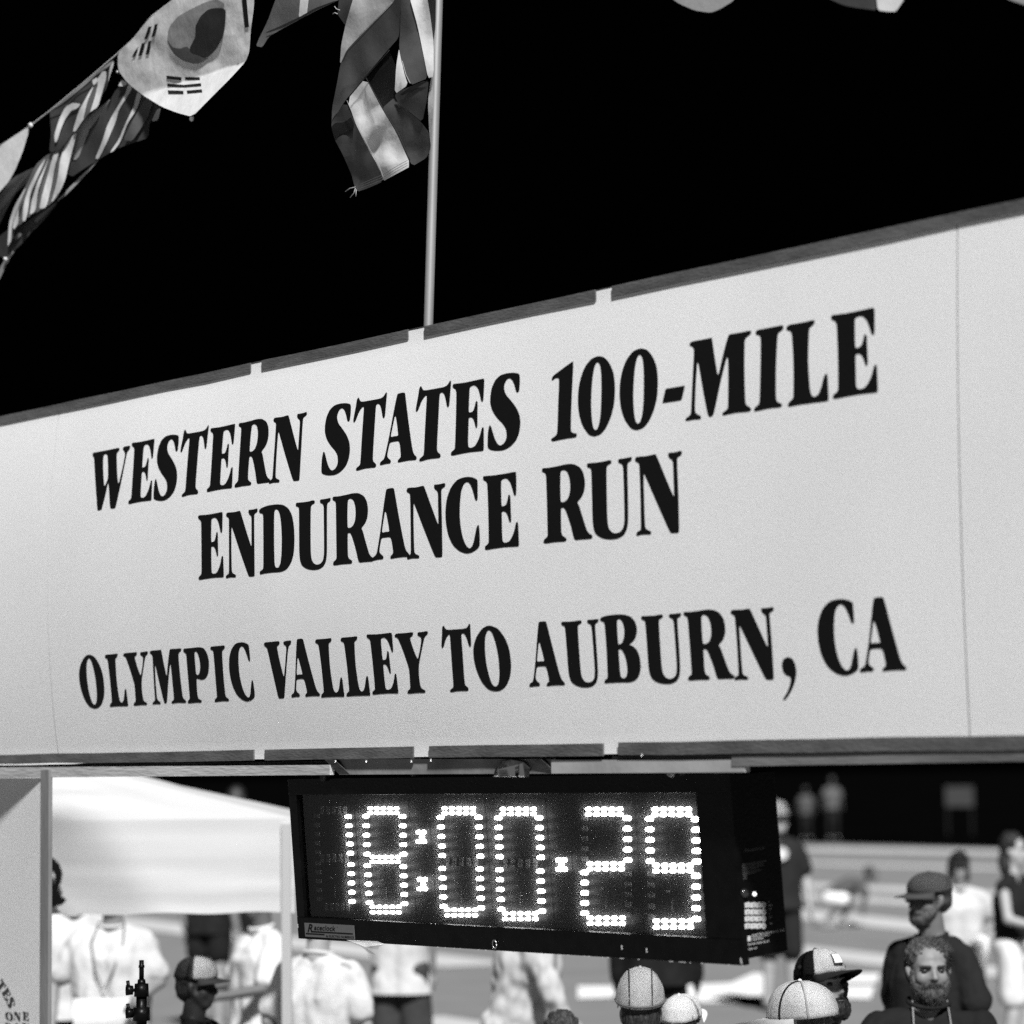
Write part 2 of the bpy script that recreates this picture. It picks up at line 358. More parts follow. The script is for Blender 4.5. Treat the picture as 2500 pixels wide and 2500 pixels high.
tn = [on_y(x, y, -0.005).x for x, y in ((472, 690), (494, 690), (769, 630), (801, 630), (1123, 560), (1155, 550))]
bn = [on_y(x, y, -0.006).x for x, y in ((478, 1420), (499, 1420), (779, 1420), (810, 1420), (1137, 1405), (1167, 1405))]
for x0, x1 in ((-1.6, -0.62), (-0.617, tn[0]), (tn[1], tn[2]), (tn[3], tn[4]), (tn[5], 5.9)):
    batten(x0, x1, ZT + 0.0, ZT + 0.030, -0.0055, -0.001)
for x0, x1 in ((-1.6, bn[0]), (bn[1], bn[2]), (bn[3], bn[4]), (bn[5], 5.9)):
    batten(x0, x1, ZB - 0.034, ZB + 0.0)
# the arch's timber box behind the banner
batten(-1.6, 5.9, ZT + 0.012, ZT + 0.032, 0.006, 0.045, M_batd, 'top_rail')
batten(-1.6, 5.9, ZT - 0.06, ZT + 0.030, 0.30, 0.34, M_batd, 'top_rail')
batten(-1.6, 1.75, ZB - 0.054, ZB - 0.038, 0.03, 0.07, M_batd, 'lower_rail')
batten(3.02, 5.9, ZB - 0.056, ZB - 0.037, 0.010, 0.05, M_bat, 'lower_rail')
# lower fascia boards; the left one is pale paint, the middle plates carry the clock
def board(px0, py0, py0b, px1, py1, py1b, Y, m, name, th=0.018):
    a = on_y(px0, py0, Y); b = on_y(px1, py1, Y); c = on_y(px1, py1b, Y); d = on_y(px0, py0b, Y)
    vs = [a, b, c, d] + [v + Vector((0, th, 0)) for v in (a, b, c, d)]
    return mk(name, vs, [(0, 3, 2, 1), (4, 5, 6, 7), (0, 1, 5, 4), (1, 2, 6, 5), (2, 3, 7, 6), (3, 0, 4, 7)], m, arch)
board(-60, 1448.5, 1468, 622, 1443, 1462, -0.003, M_bat2, 'fascia_board')
board(1040, 1434, 1459.5, 1405, 1433, 1457, 0.000, mat('pale_ply', 0.36, 0.6, 0.3, 2.2, bump=0.2, bscale=20), 'fascia_board')
board(1380, 1425, 1446, 2060, 1412, 1434, -0.002, mat('bare_timber', 0.15, 0.8, 0.3, 5, bump=0.2, bscale=40, stretch=(0.6, 4, 4)), 'fascia_board')
board(640, 1432, 1461.5, 1040, 1432, 1459.5, 0.010, mat('grimy_ply', 0.20, 0.6, 0.45, 3.5, bump=0.3, bscale=25), 'back_plate')
# slanting joist ends seen either side of the back plate
def joist(p0, p1, p2, p3, name='joist'):
    a, b, c, d = on_y(*p0, -0.006), on_y(*p1, -0.006), on_y(*p2, 0.010), on_y(*p3, 0.010)
    vs = [a, b, c, d] + [v + Vector((0, 0.016, 0.002)) for v in (a, b, c, d)]
    return mk(name, vs, [(0, 1, 2, 3), (7, 6, 5, 4), (0, 4, 5, 1), (1, 5, 6, 2), (2, 6, 7, 3), (3, 7, 4, 0)], M_batd, arch)
joist((612, 1433), (630, 1433), (660, 1461), (640, 1461)); joist((1003, 1432), (1020, 1432), (1050, 1459), (1032, 1459))
# joints in the timber: a nail plate and a brighter screw or two
for px, py in ((632, 1436), (690, 1436), (775, 1436), (812, 1434), (1210, 1424), (60, 1028 / 1.0)):
    if py > 1200:
        c = on_y(px, py, -0.034)
        bm = bmesh.new(); bmesh.ops.create_cone(bm, cap_ends=True, segments=8, radius1=0.004, radius2=0.003, depth=0.004, matrix=Matrix.Translation(c) @ Euler((R(90), 0, 0)).to_matrix().to_4x4())
        from_bm('screw', bm, mat('steel', 0.6, 0.3, metal=1.0), arch)
# left upright and side banner
pA = on_y(75.5, 1700, -0.012); pB = on_y(91.5, 1700, -0.012)
box('post', pA.x, pB.x, -0.012, 0.003, 0.0, ZB - 0.056, mat('post_timber', 0.17, 0.8, 0.18, 5, bump=0.2, bscale=30, stretch=(3, 3, 0.6)), arch, bev=0.002)
box('post', 5.2, 5.24, 0.07, 0.13, 0.0, ZB - 0.055, M_bat, arch, bev=0.002)
SP = Vector((pA.x - 0.003, 0.000, 0)); SA = R(9)
sd = Vector((-math.cos(SA), math.sin(SA), 0)); sn = Vector((-math.sin(SA), -math.cos(SA), 0))
vs = [SP + Vector((0, 0, 0.02)), SP + sd * 1.1 + Vector((0, 0, 0.02)), SP + sd * 1.1 + Vector((0, 0, ZB - 0.085)), SP + Vector((0, 0, ZB - 0.085))]
vs += [v - sn * 0.006 for v in vs]
sidep = mk('side_banner', vs, [(0, 1, 2, 3), (7, 6, 5, 4), (0, 4, 5, 1), (1, 5, 6, 2), (2, 6, 7, 3), (3, 7, 4, 0)], M_vinyl, arch)
M_ink2 = mat('faded_grey_ink', 0.05, 0.7)
def side_glyph(ch, px, py, hpx, rot, wide=1.0):
    c0 = on_plane(px, py, SP, sn)
    s = hpx / 5347.0 * 10.2 * 1.0        # letter height in metres
    paths = [[Vector((p.x / 1000, p.y / 1000)) for p in path] for path in GP[ch]]
    w = max(p.x for p in paths[0])
    bm = sheet_bm(paths)
    ca, sa = math.cos(R(rot)), math.sin(R(rot))
    foreshort = 1 / abs(sd.dot(RGT))
    for v in bm.verts:
        x = (v.co.x - w / 2) * s * wide; y = (v.co.y - 0.5) * s
        xr, yr = (x * ca - y * sa), (x * sa + y * ca)
        v.co = c0 - sd * xr * foreshort + Vector((0, 0, yr)) + sn * 0.0015
    from_bm('letter', bm, M_ink2, sidep)
side_glyph('T', 3, 1859, 21, -46, 1.05); side_glyph('E', 12.5, 1874, 21, -54, 1.15); side_glyph('S', 21, 1891, 21, -64, 1.25)
side_glyph('O', 18, 1917, 15, 0, 1.6); side_glyph('N', 33, 1917, 15, 0, 1.5); side_glyph('E', 49, 1917, 15, 0, 1.6)
side_glyph('D', 17, 1938, 15, 0, 1.5); side_glyph('A', 33, 1938, 15, 0, 1.5); side_glyph('Y', 49, 1938, 15, 0, 1.5)

# ================================================================ race clock
CO = Vector((1.4237, 0.0608, 1.6793)); ca_ = Vector((0.99961, 0.02755, 0.00428)).normalized()
cn = Vector((0.02779, -0.99665, -0.07688)).normalized(); cb = cn.cross(ca_).normalized() * 1.0
if cb.z < 0: cb = -cb
CW, CH = 1.994, 0.5
CM = Matrix(((ca_.x, cb.x, cn.x, CO.x), (ca_.y, cb.y, cn.y, CO.y), (ca_.z, cb.z, cn.z, CO.z), (0, 0, 0, 1)))
clock = thing('race_clock', CO, 'black digital race clock showing 18:00.29 hanging under the finish banner', 'clock')
def CL(x, y, off=0.0):
    """picture point (2500 scale) -> clock face coordinates at an offset out of the face"""
    p = on_plane(x / S25, y / S25, CO + cn * off, cn) - CO
    return p.dot(ca_), p.dot(cb)
def cbox(name, x0, x1, y0, y1, z0, z1, m, parent=None, bev=0.0):
    return box(name, x0, x1, y0, y1, z0, z1, m, parent or clock, CM, bev)
M_blk = mat('black_enamel', 0.0022, 0.35, 0.5, 25, bump=0.08, bscale=120, spec=0.12)
M_board = mat('led_board', 0.0035, 0.45, 0.2, 10, spec=0.1)
l0, _ = CL(727, 2000); r0, _ = CL(1711, 2100)
_, t0 = CL(900, 1938); _, b0 = CL(1200, 2262)
_, t0b = CL(1600, 1939)
t0 = (t0 + t0b) / 2
REC = -0.022
# front frame of four bars, box behind, side
cbox('bezel', 0, CW, t0, CH, -0.02, 0.0, M_blk, bev=0.002)
cbox('bezel', 0, CW, -0.004, b0, -0.02, 0.0015, M_blk, bev=0.002)
cbox('bezel', 0, l0, b0 + .0005, t0 - .0005, -0.02, 0.0, M_blk)
cbox('bezel', r0, CW, b0 + .0005, t0 - .0005, -0.02, 0.0, M_blk)
cbox('casing', 0.004, CW - 0.004, 0.012, CH - 0.006, -0.170, -0.0455, M_blk, bev=0.003)
cbox('casing_wall', 0.004, 0.012, 0.012, CH - 0.006, -0.045, -0.0205, M_blk); cbox('casing_wall', CW - 0.012, CW - 0.004, 0.012, CH - 0.006, -0.045, -0.0205, M_blk)
cbox('casing_wall', 0.0125, CW - 0.0125, CH - 0.016, CH - 0.0062, -0.045, -0.0205, M_blk); cbox('casing_wall', 0.0125, CW - 0.0125, 0.0122, 0.022, -0.045, -0.0205, M_blk)
brd = cbox('display_board', 0.013, CW - 0.013, 0.023, CH - 0.017, -0.044, REC - 0.006, M_board)
M_on = emit('lit_lamp', 0.8, 15.0)
M_off = mat('unlit_lamp', 0.09, 0.5, 0.6, 400)
M_glint = emit('lamp_glint', 0.3, 0.55)
def z5(x, y): return (650 + x / 2.76, 1800 + y / 2.76)
def z6(x, y): return (1300 + x / 2.76, 1800 + y / 2.76)
def led_bm(bm, x, y, w, h, z=REC, hgt=0.006):
    bm_box(bm, x - w / 2, x + w / 2, y - h / 2, y + h / 2, z - 0.0055, z + hgt - 0.0055, CM)
def pill(x, y, w, h, z0, z1, n=10):
    bm = bmesh.new()
    lo = []; hi = []
    for k in range(n):
        a = 2 * math.pi * k / n
        c, s_ = math.cos(a), math.sin(a)
        px = x + math.copysign(abs(c) ** 0.55, c) * w / 2; py = y + math.copysign(abs(s_) ** 0.7, s_) * h / 2
        lo.append(bm.verts.new(CM @ Vector((px, py, z0)))); hi.append(bm.verts.new(CM @ Vector((x + (px - x) * 0.75, y + (py - y) * 0.75, z1))))
    for k in range(n): bm.faces.new((lo[k], lo[(k + 1) % n], hi[(k + 1) % n], hi[k]))
    bm.faces.new(hi)
    return bm
def digit(name, zf, lit, unlit):
    d = None
    allp = []
    # a thin backing strip makes the digit's own part
    xs = []; ys = []
    for kind, pts in lit + unlit:
        for q in pts:
            X, Y = CL(*zf(*q), off=REC); xs.append(X); ys.append(Y)
    d = cbox(name, min(xs) - 0.03, max(xs) + 0.03, min(ys) - 0.03, max(ys) + 0.03, REC - 0.0058, REC - 0.0052, M_board)
    for kind, pts in lit:
        for q in pts:
            X, Y = CL(*zf(*q), off=REC)
            if kind == 'v': w, h = 0.028, 0.0120
            elif kind == 'h': w, h = 0.0185, 0.0100
            else: w, h = 0.018, 0.0120
            from_bm('lamp', pill(X, Y, w, h, REC - 0.005, REC + 0.002), M_on, d)
            
    if unlit:
        bm = bmesh.new()
        for kind, pts in unlit:
            for q in pts:
                X, Y = CL(*zf(*q), off=REC)
                if kind == 'v':
                    for k in range(4): led_bm(bm, X - 0.010 + 0.007 * k, Y, 0.0045, 0.0125, hgt=0.003)
                else:
                    for k in range(3): led_bm(bm, X - 0.006 + 0.006 * k, Y, 0.0035, 0.0115, hgt=0.003)
        o = from_bm('unlit_lamps', bm, M_off, d); o['kind'] = 'stuff'
    # small resistors and print on the board inside each digit
    return d
def col(x0, y0, x1, y1, n=5): return [(x0 + (x1 - x0) * k / (n - 1), y0 + (y1 - y0) * k / (n - 1)) for k in range(n)]
def rows(x0, x1, ya, yb, n=5, sl=0.0): return [(x0 + (x1 - x0) * k / (n - 1), y + sl * k) for k in range(n) for y in (ya, yb)]
digit('digit', z5, [('v', col(547, 535, 562, 782)), ('v', col(565, 858, 573, 1107))],
      [('v', col(335, 530, 340, 775)), ('v', col(342, 850, 352, 1090)), ('h', rows(370, 525, 478, 506)), ('h', rows(370, 535, 800, 830)), ('h', rows(400, 545, 1130, 1158))])
digit('digit', z5, [('v', col(665, 532, 674, 788)), ('v', col(676, 865, 690, 1114)), ('v', col(912, 534, 920, 788)), ('v', col(918, 872, 926, 1122)),
                    ('h', rows(695, 872, 479, 511)), ('h', rows(713, 880, 807, 840)), ('h', rows(712, 887, 1143, 1180))], [])
digit('digit', z5, [('v', col(1168, 540, 1180, 798)), ('v', col(1180, 885, 1190, 1140)), ('v', col(1425, 540, 1436, 802)), ('v', col(1432, 888, 1442, 1150)),
                    ('h', rows(1198, 1388, 479, 512)), ('h', rows(1215, 1402, 1163, 1200))], [('h', rows(1217, 1403, 825, 855))])
digit('digit', z5, [('v', col(1558, 543, 1567, 805)), ('v', col(1565, 893, 1578, 1160)), ('v', col(1832, 543, 1844, 810)), ('v', col(1840, 902, 1852, 1172)),
                    ('h', rows(1590, 1795, 484, 517)), ('h', rows(1606, 1808, 1187, 1225))], [('h', rows(1606, 1806, 835, 866))])
digit('digit', z6, [('v', col(632, 546, 636, 828)), ('v', col(344, 912, 346, 1187)), ('h', rows(372, 583, 484, 520)), ('h', rows(382, 593, 852, 888)), ('h', rows(384, 600, 1218, 1256))],
      [('v', col(342, 546, 344, 820)), ('v', col(638, 920, 640, 1198))])
digit('digit', z6, [('v', col(782, 550, 788, 835)), ('v', col(1093, 553, 1100, 838)), ('v', col(1095, 935, 1097, 1225)), ('h', rows(820, 1045, 484, 522)), ('h', rows(828, 1055, 863, 900)), ('h', rows(830, 1058, 1238, 1280))],
      [('v', col(790, 924, 795, 1210))])
digit('colon', z5, [('s', [(1022, 640), (1055, 640), (1045, 672), (1020, 703), (1058, 703)]), ('s', [(1030, 958), (1064, 958), (1053, 990), (1028, 1022), (1066, 1022)])], [])
digit('decimal_point', z6, [('s', [(172, 828), (208, 828), (190, 860), (172, 890), (212, 890)])], [])
bm = bmesh.new()
for zf, x, y in ((z5, 425, 945), (z5, 770, 960), (z5, 1277, 980), (z5, 1673, 996), (z6, 457, 1018), (z6, 905, 1036)):
    for dy in (0, 7):
        X, Y = CL(*zf(x, y + dy), off=REC); led_bm(bm, X, Y, 0.018, 0.0012, hgt=0.0015)
    for k in range(7):
        X, Y = CL(*zf(x + 30, y + 55 + k * 13), off=REC); led_bm(bm, X, Y, 0.0035, 0.002, hgt=0.0015)
o = from_bm('circuit_print', bm, mat('circuit_grey', 0.16, 0.4), brd); o['kind'] = 'stuff'
# clear front window
gm = bpy.data.materials.new('window_acrylic'); gm.use_nodes = True
nt = gm.node_tree; nt.nodes.remove(nt.nodes['Principled BSDF'])
tr = nt.nodes.new('ShaderNodeBsdfTransparent'); gl = nt.nodes.new('ShaderNodeBsdfGlossy'); gl.inputs['Roughness'].default_value = 0.12; gl.inputs['Color'].default_value = (.8, .8, .8, 1)
fr = nt.nodes.new('ShaderNodeFresnel'); fr.inputs['IOR'].default_value = 1.35; mx = nt.nodes.new('ShaderNodeMixShader')
nt.links.new(fr.outputs[0], mx.inputs[0]); nt.links.new(tr.outputs[0], mx.inputs[1]); nt.links.new(gl.outputs[0], mx.inputs[2]); tl2 = nt.nodes.new('ShaderNodeBsdfTranslucent'); tl2.inputs[0].default_value = (.9, .9, .9, 1); mx2 = nt.nodes.new('ShaderNodeMixShader'); mx2.inputs[0].default_value = 0.018
nt.links.new(mx.outputs[0], mx2.inputs[1]); nt.links.new(tl2.outputs[0], mx2.inputs[2])
nt.links.new(mx2.outputs[0], nt.nodes['Material Output'].inputs['Surface'])
mk('window_pane', [CM @ Vector(q) for q in ((l0 + .0005, b0 + .001, -.012), (r0 - .0005, b0 + .001, -.012), (r0 - .0005, t0 - .001, -.012), (l0 + .0005, t0 - .001, -.012))], [(0, 1, 2, 3)], gm, clock)
# lettering helper
def text_on(body, M, size, m, parent, shear=0.0, bold=0.0, align='LEFT', spacing=1.0, name='lettering', sx=1.0):
    cu = bpy.data.curves.new('t', 'FONT'); cu.body = body; cu.size = size; cu.shear = shear; cu.offset = bold * size
    cu.align_x = align; cu.space_character = spacing; cu.resolution_u = 3
    o = bpy.data.objects.new('t', cu); C.objects.link(o)
    dg = bpy.context.evaluated_depsgraph_get(); dg.update()
    me = bpy.data.meshes.new_from_object(o.evaluated_get(dg))
    bpy.data.objects.remove(o); bpy.data.curves.remove(cu)
    me.transform(M @ Matrix.Diagonal((sx, 1, 1, 1)))
    me.transform(Matrix.Translation(-root_loc(parent)))
    return link_mesh(name, me, m, parent)
# name plate, bottom left of the bezel
c0 = CL(745, 2251); c1 = CL(866, 2260); c2 = CL(868, 2294); c3 = CL(747, 2288)
nx0, nx1 = c0[0], c1[0]; ny0, ny1 = 0.004, c0[1] - 0.002
plate = cbox('name_plate', nx0, nx1, ny0, ny1, 0.002, 0.0035, mat('brushed_plate', 0.11, 0.45, 0.1, 200, spec=0.4))
pw, ph = nx1 - nx0, ny1 - ny0
P2 = CM @ Matrix.Translation((nx0, ny0, 0.0042))
text_on('R', P2 @ Matrix.Translation((pw * 0.05, ph * 0.36, 0)), ph * 0.82, M_ink, plate, shear=0.35, bold=0.02, sx=1.3)
text_on('aceclock', P2 @ Matrix.Translation((pw * 0.19, ph * 0.53, 0)), ph * 0.52, M_ink, plate, shear=0.25, bold=0.015, sx=1.42)
text_on('TM', P2 @ Matrix.Translation((pw * 0.66, ph * 0.78, 0)), ph * 0.10, M_ink, plate)
text_on('by ELECTRO NUMERICS', P2 @ Matrix.Translation((pw * 0.43, ph * 0.07, 0)), ph * 0.22, M_ink, plate, bold=0.012, sx=1.45)
cb0 = Matrix.Translation((nx0, ny0, 0.0040))
def pbar(x0, x1, y0, y1, z=0.0046): box('printed_bar', nx0 + x0 * pw, nx0 + x1 * pw, ny0 + y0 * ph, ny0 + y1 * ph, 0.0036, z - 0.0004, M_ink, plate, CM)
pbar(0.14, 0.97, 0.355, 0.44); pbar(0.02, 0.40, 0.19, 0.27)
# ring bolt in the lower bezel, chips of bare metal along its edge
X, Y = CL(*z5(1549, 1393))
pts = [CM @ Vector((X + 0.009 * math.cos(a), Y + 0.013 * math.sin(a), 0.006)) for a in [2 * math.pi * k / 12 for k in range(13)]]
tube('ring_bolt', pts, 0.0014, mat('steel', 0.6, 0.3, metal=1.0), clock, 6)
rr = random.Random(3); bm = bmesh.new()
for k in range(34):
    x = rr.uniform(0.3, CW); bm_box(bm, x, x + rr.uniform(0.002, 0.008), -0.0052, -0.0035, 0.0005, 0.0026, CM)
for k in range(10):
    x = rr.uniform(0.3, 1.6); bm_box(bm, x, x + rr.uniform(0.001, 0.003), b0 - 0.001, b0 + 0.0006, 0.0008, 0.0024, CM)
for x, y in ((0.0, 0.03), (CW - .01, 0.0), (CW - .012, .004), (1.52, .02), (1.62, .016)):
    bm_box(bm, x, x + 0.004, y, y + 0.012, 0.001, 0.0024, CM)
o = from_bm('paint_chips', bm, mat('bare_metal', 0.5, 0.5), clock); o['kind'] = 'stuff'
# right-hand side face: keypad and print.  face axes: going back along -cn (s), up along cb (t)
SM = Matrix(((-cn.x, cb.x, ca_.x, 0), (-cn.y, cb.y, ca_.y, 0), (-cn.z, cb.z, ca_.z, 0), (0, 0, 0, 1)))
so = CO + ca_ * (CW - 0.004)
SM.translation = so
def SS(x, y):
    p = on_plane(x / S25, y / S25, so, ca_) - so
    return p.dot(-cn), p.dot(cb)
def z7(x, y): return (1650 + x / 4.027, 1900 + y / 4.027)
M_key = mat('keypad_white', 0.50, 0.5, 0.1, 300); M_lab = mat('white_print', 0.42, 0.6)
kp = None
x0, y0 = SS(*z7(655, 1465)); x1, y1 = SS(*z7(885, 1225))
kp = box('keypad', x0 - 0.006, x1 + 0.006, y0 - .006, y1 + .006, 0.0005, 0.002, M_blk, clock, SM)
keys = ['123A', '456B', '789C', '0*#D']
for j, yy in enumerate((1247, 1315, 1382, 1452)):
    for i, xx in enumerate((693, 749, 803, 853)):
        s_, t_ = SS(*z7(xx, yy))
        if i < 3: k = box('key', s_ - 0.0095, s_ + 0.0095, t_ - 0.0068, t_ + 0.0068, 0.0021, 0.0045, M_key, kp, SM, bev=0.0008)
        else:
            bm = bmesh.new(); bmesh.ops.create_cone(bm, cap_ends=True, segments=14, radius1=0.0085, radius2=0.008, depth=0.0024, matrix=SM @ Matrix.Translation((s_, t_, 0.0034)))
            k = from_bm('key', bm, M_key, kp)
        text_on(keys[j][i], SM @ Matrix.Translation((s_, t_ - 0.0035, 0.0050)), 0.010, M_ink, kp, align='CENTER', bold=0.01)
for yy, w, tx in ((1230, 50, 'SET'), (1265, 70, 'START'), (1300, 90, 'STOP'), (1350, 50, 'LAP'), (1382, 70, 'RESET'), (1445, 60, 'CLEAR')):
    s_, t_ = SS(*z7(882, yy)); text_on(tx, SM @ Matrix.Translation((s_, t_, 0.0010)), 0.0062, M_lab, clock, sx=1.4)
s0, t0_ = SS(*z7(662, 1612)); s1, t1_ = SS(*z7(730, 1548))
box('info_label', s0, s1, t0_, t1_, 0.0005, 0.0016, M_key, clock, SM)
for yy, tx, sz in ((1558, 'ELECTRO-NUMERICS, INC.', 0.0085), (1578, 'ELECTRONIC TIMERS', 0.0055), (1600, 'CALIFORNIA', 0.006), (1648, 'SERVICE AND SALES', 0.0075), (1698, 'POWER 12V', 0.007)):
    s_, t_ = SS(*z7(745 if yy < 1640 else 695 if yy < 1690 else 672, yy)); text_on(tx, SM @ Matrix.Translation((s_, t_, 0.0010)), sz, M_lab, clock, bold=0.01, sx=1.25)
s_, t_ = SS(*z7(610, 735)); text_on('Raceclock', SM @ Matrix.Translation((s_ + 0.02, t_, 0.0010)), 0.012, mat('dim_print', 0.09, 0.6), clock, shear=0.25, sx=1.6)
bm = bmesh.new()
for yy, w in ((850, 250), (868, 220), (888, 230), (906, 170), (930, 200), (948, 150), (968, 60), (992, 60), (1010, 25)):
    a = SS(*z7(638, yy)); b = SS(*z7(638 + w, yy - w * 0.06)); bm_box(bm, a[0], b[0], a[1] - 0.0009, a[1] + 0.0009, 0.0006, 0.0010, SM)
o = from_bm('fine_print', bm, mat('dim_print', 0.09, 0.6), clock); o['kind'] = 'stuff'
s_, t_ = SS(*z7(768, 1138)); bm = bmesh.new(); bmesh.ops.create_uvsphere(bm, u_segments=10, v_segments=6, radius=0.0055, matrix=SM @ Matrix.Translation((s_, t_, 0.002)))
from_bm('indicator_lamp', bm, emit('indicator', 0.8, 1.6), clock, True)
s_, t_ = SS(*z7(658, 1130)); bm = bmesh.new(); bmesh.ops.create_cone(bm, cap_ends=True, segments=16, radius1=0.013, radius2=0.010, depth=0.012, matrix=SM @ Matrix.Translation((s_, t_, 0.006)))
from_bm('socket', bm, mat('black_gloss', 0.02, 0.15, spec=0.8), clock, True)
# clear tape hanging under the clock
tp = [on_y(x / S25, y / S25, 0.03) for x, y in ((700 + 1080 / 7.43, 2230 + 480 / 7.43), (700 + 1640 / 7.43, 2230 + 505 / 7.43), (700 + 1790 / 7.43, 2230 + 560 / 7.43), (700 + 1680 / 7.43, 2230 + 600 / 7.43), (700 + 1620 / 7.43, 2230 + 750 / 7.43), (700 + 1500 / 7.43, 2230 + 725 / 7.43), (700 + 1360 / 7.43, 2230 + 610 / 7.43))]
tpm = bpy.data.materials.new('clear_tape'); tpm.use_nodes = True; nt = tpm.node_tree; b_ = nt.nodes['Principled BSDF']; b_.inputs['Base Color'].default_value = (.6, .6, .6, 1); b_.inputs['Roughness'].default_value = .25; b_.inputs['Alpha'].default_value = 0.45
cen = sum(tp, Vector()) / len(tp) + Vector((0, -0.02, 0))
o = mk('plastic_tape', tp + [cen], [(i, (i + 1) % len(tp), len(tp)) for i in range(len(tp))], tpm)
tag(o, 'crumpled flap of clear plastic tape hanging below the race clock', 'tape')
# ties holding the clock, and a folded tag
M_cord = mat('black_cord', 0.01, 0.7)
def hang(name, pts, r, m, label, cat, Y=0.0, group=None):
    o = tube(name, [on_y(x, y, Y) for x, y in pts], r, m, None, 7); tag(o, label, cat, group); return o
hang('cable_tie', [(622, 1436), (618, 1447), (613, 1452), (610, 1468), (609, 1474)], [0.004, 0.005, 0.010, 0.012, 0.006], M_cord, 'black bungee hook tying the clock to the left joist', 'cord', 0.02, 'ties holding the race clock')
hang('cable_tie', [(629, 1436), (622, 1449), (627, 1456), (620, 1463)], 0.0045, M_cord, 'thin black strap beside the left bungee hook', 'cord', 0.025, 'ties holding the race clock')
hang('cable_tie', [(1265, 1446), (1268, 1452), (1264, 1463)], [0.012, 0.014, 0.010], mat('grey_strap', 0.07, 0.7), 'grey strap knot above the clock between the seconds digits', 'cord', 0.04, 'ties holding the race clock')
hang('cable_tie', [(1287, 1444), (1287, 1463)], 0.006, M_cord, 'upright black tie just right of the grey strap knot', 'cord', 0.04, 'ties holding the race clock')
hang('cable_tie', [(1350, 1446), (1353, 1460)], 0.005, M_cord, 'slanting black tie second from the right end', 'cord', 0.04, 'ties holding the race clock')
hang('cable_tie', [(1366, 1447), (1376, 1447), (1377, 1459)], 0.005, M_cord, 'hooked black tie nearest the right end of the clock', 'cord', 0.04, 'ties holding the race clock')
wr = [on_y(x, y, 0.0) for x, y in ((930, 1466), (936, 1446), (946, 1436), (965, 1431), (988, 1438), (997, 1450), (991, 1466))]
wc = on_y(962, 1452, -0.03)
o = mk('folded_tag', wr + [wc] + [v + Vector((0, .012, 0)) for v in wr], [(i, i + 1, 7) for i in range(6)] + [(6, 0, 7)] + [(i + 1, i, 8 + i, 9 + i) for i in range(6)], mat('dark_plastic', 0.02, 0.3, 0.5, 60))
tag(o, 'crumpled black bag with a printed grey label wedged above the clock', 'bag')
la = [on_y(x, y, -0.034) for x, y in ((938, 1452), (986, 1440), (990, 1464), (940, 1466))]
lb = mk('printed_label', la, [(0, 3, 2, 1)], mat('grey_label', 0.12, 0.6), o)
ex = (la[1] - la[0]).normalized(); ez = Vector((0, 0, 1))
MT = Matrix(((-ez.x, ex.x, 0, 0), (-ez.y, ex.y, -1, 0), (-ez.z, ex.z, 0, 0), (0, 0, 0, 1)))
MT.translation = on_y(972, 1443, -0.036)
text_on('TIM', MT, 0.026, M_ink, o, bold=0.01)
bm = bmesh.new()
for k in range(4):
    p = on_y(941 + k * 1.2, 1454 + k * 3.2, -0.036); bm_box(bm, p.x, p.x + 0.038, p.y - .0006, p.y, p.z, p.z + 0.0018)
q = from_bm('fine_print', bm, M_ink, o); q['kind'] = 'stuff'

# ================================================================ canopy tent behind
M_tent = mat('tent_cloth', 0.66, 0.7, 0.03, 0.8, trans=0.25)
TD = 12.6
tl = at(-90, 1727, TD); trr = at(556, 1721, TD)
tent = thing('canopy_tent', (trr.x, trr.y, 0), 'white pop-up canopy with a deep front valance behind the left post', 'tent')
def wav(x, z, k=0): return 0.001 * math.sin(9 * z + 1.7 * x) + 0.005 * noise.noise(Vector((x * 0.7, z * 5, k)))
zv = trr.z + 0.415
nu, nv = 60, 16
vs = []; fs = []
for j in range(nv + 1):
    for i in range(nu + 1):
        u = i / nu; z = trr.z + (zv - trr.z) * j / nv
        p = tl.lerp(trr, u); s_ = wav(u * 3, z * 4)
        vs.append(Vector((p.x, p.y, z + 0.004 * math.sin(u * 23) * (1 - j / nv))) - FWD * s_)
for j in range(nv):
    for i in range(nu):
        a = j * (nu + 1) + i; fs.append((a, a + 1, a + nu + 2, a + nu + 1))
mk('valance', vs, fs, M_tent, tent, True)
span = (trr - tl).length
cl_, cr = Vector((tl.x, tl.y, zv)), Vector((trr.x, trr.y, zv))
bl, br = cl_ + FWD * 1.1, cr + FWD * 1.1
# the ridge line from the right corner climbs to the left
apx = at(236 - 95, 1465 - 24, TD + 1.5)
hip = at(236, 1466, TD + 0.5)
apex = cr + (hip - cr) * 1.6
def quad_sheet(name, corners, m, parent, n=24, amp=0.02, seed=0):
    a, b, c, d = corners; vs = []; fs = []
    for j in range(n + 1):
        for i in range(n + 1):
            u, v = i / n, j / n
            p = a.lerp(b, u).lerp(d.lerp(c, u), v)
            w = 16 * u * (1 - u) * v * (1 - v)
            vs.append(p + Vector((0, 0, w * (-amp) + w * 0.03 * noise.noise(Vector((u * 5, v * 5, seed))))))
    for j in range(n):
        for i in range(n):
            k = j * (n + 1) + i; fs.append((k, k + 1, k + n + 2, k + n + 1))
    return mk(name, vs, fs, m, parent, True)
al = apex - RGT * 0.6
quad_sheet('roof_panel', (cl_, cr, apex, al), M_tent, tent, seed=1, amp=0.0)
quad_sheet('roof_panel', (cr, br, apex, apex), M_tent, tent, seed=2, amp=0.0)
quad_sheet('roof_panel', (bl, br, apex, al), M_tent, tent, seed=3)
M_leg = mat('tent_leg_white', 0.40, 0.4, spec=0.5)
lx = at(541, 1800, TD - 0.02)
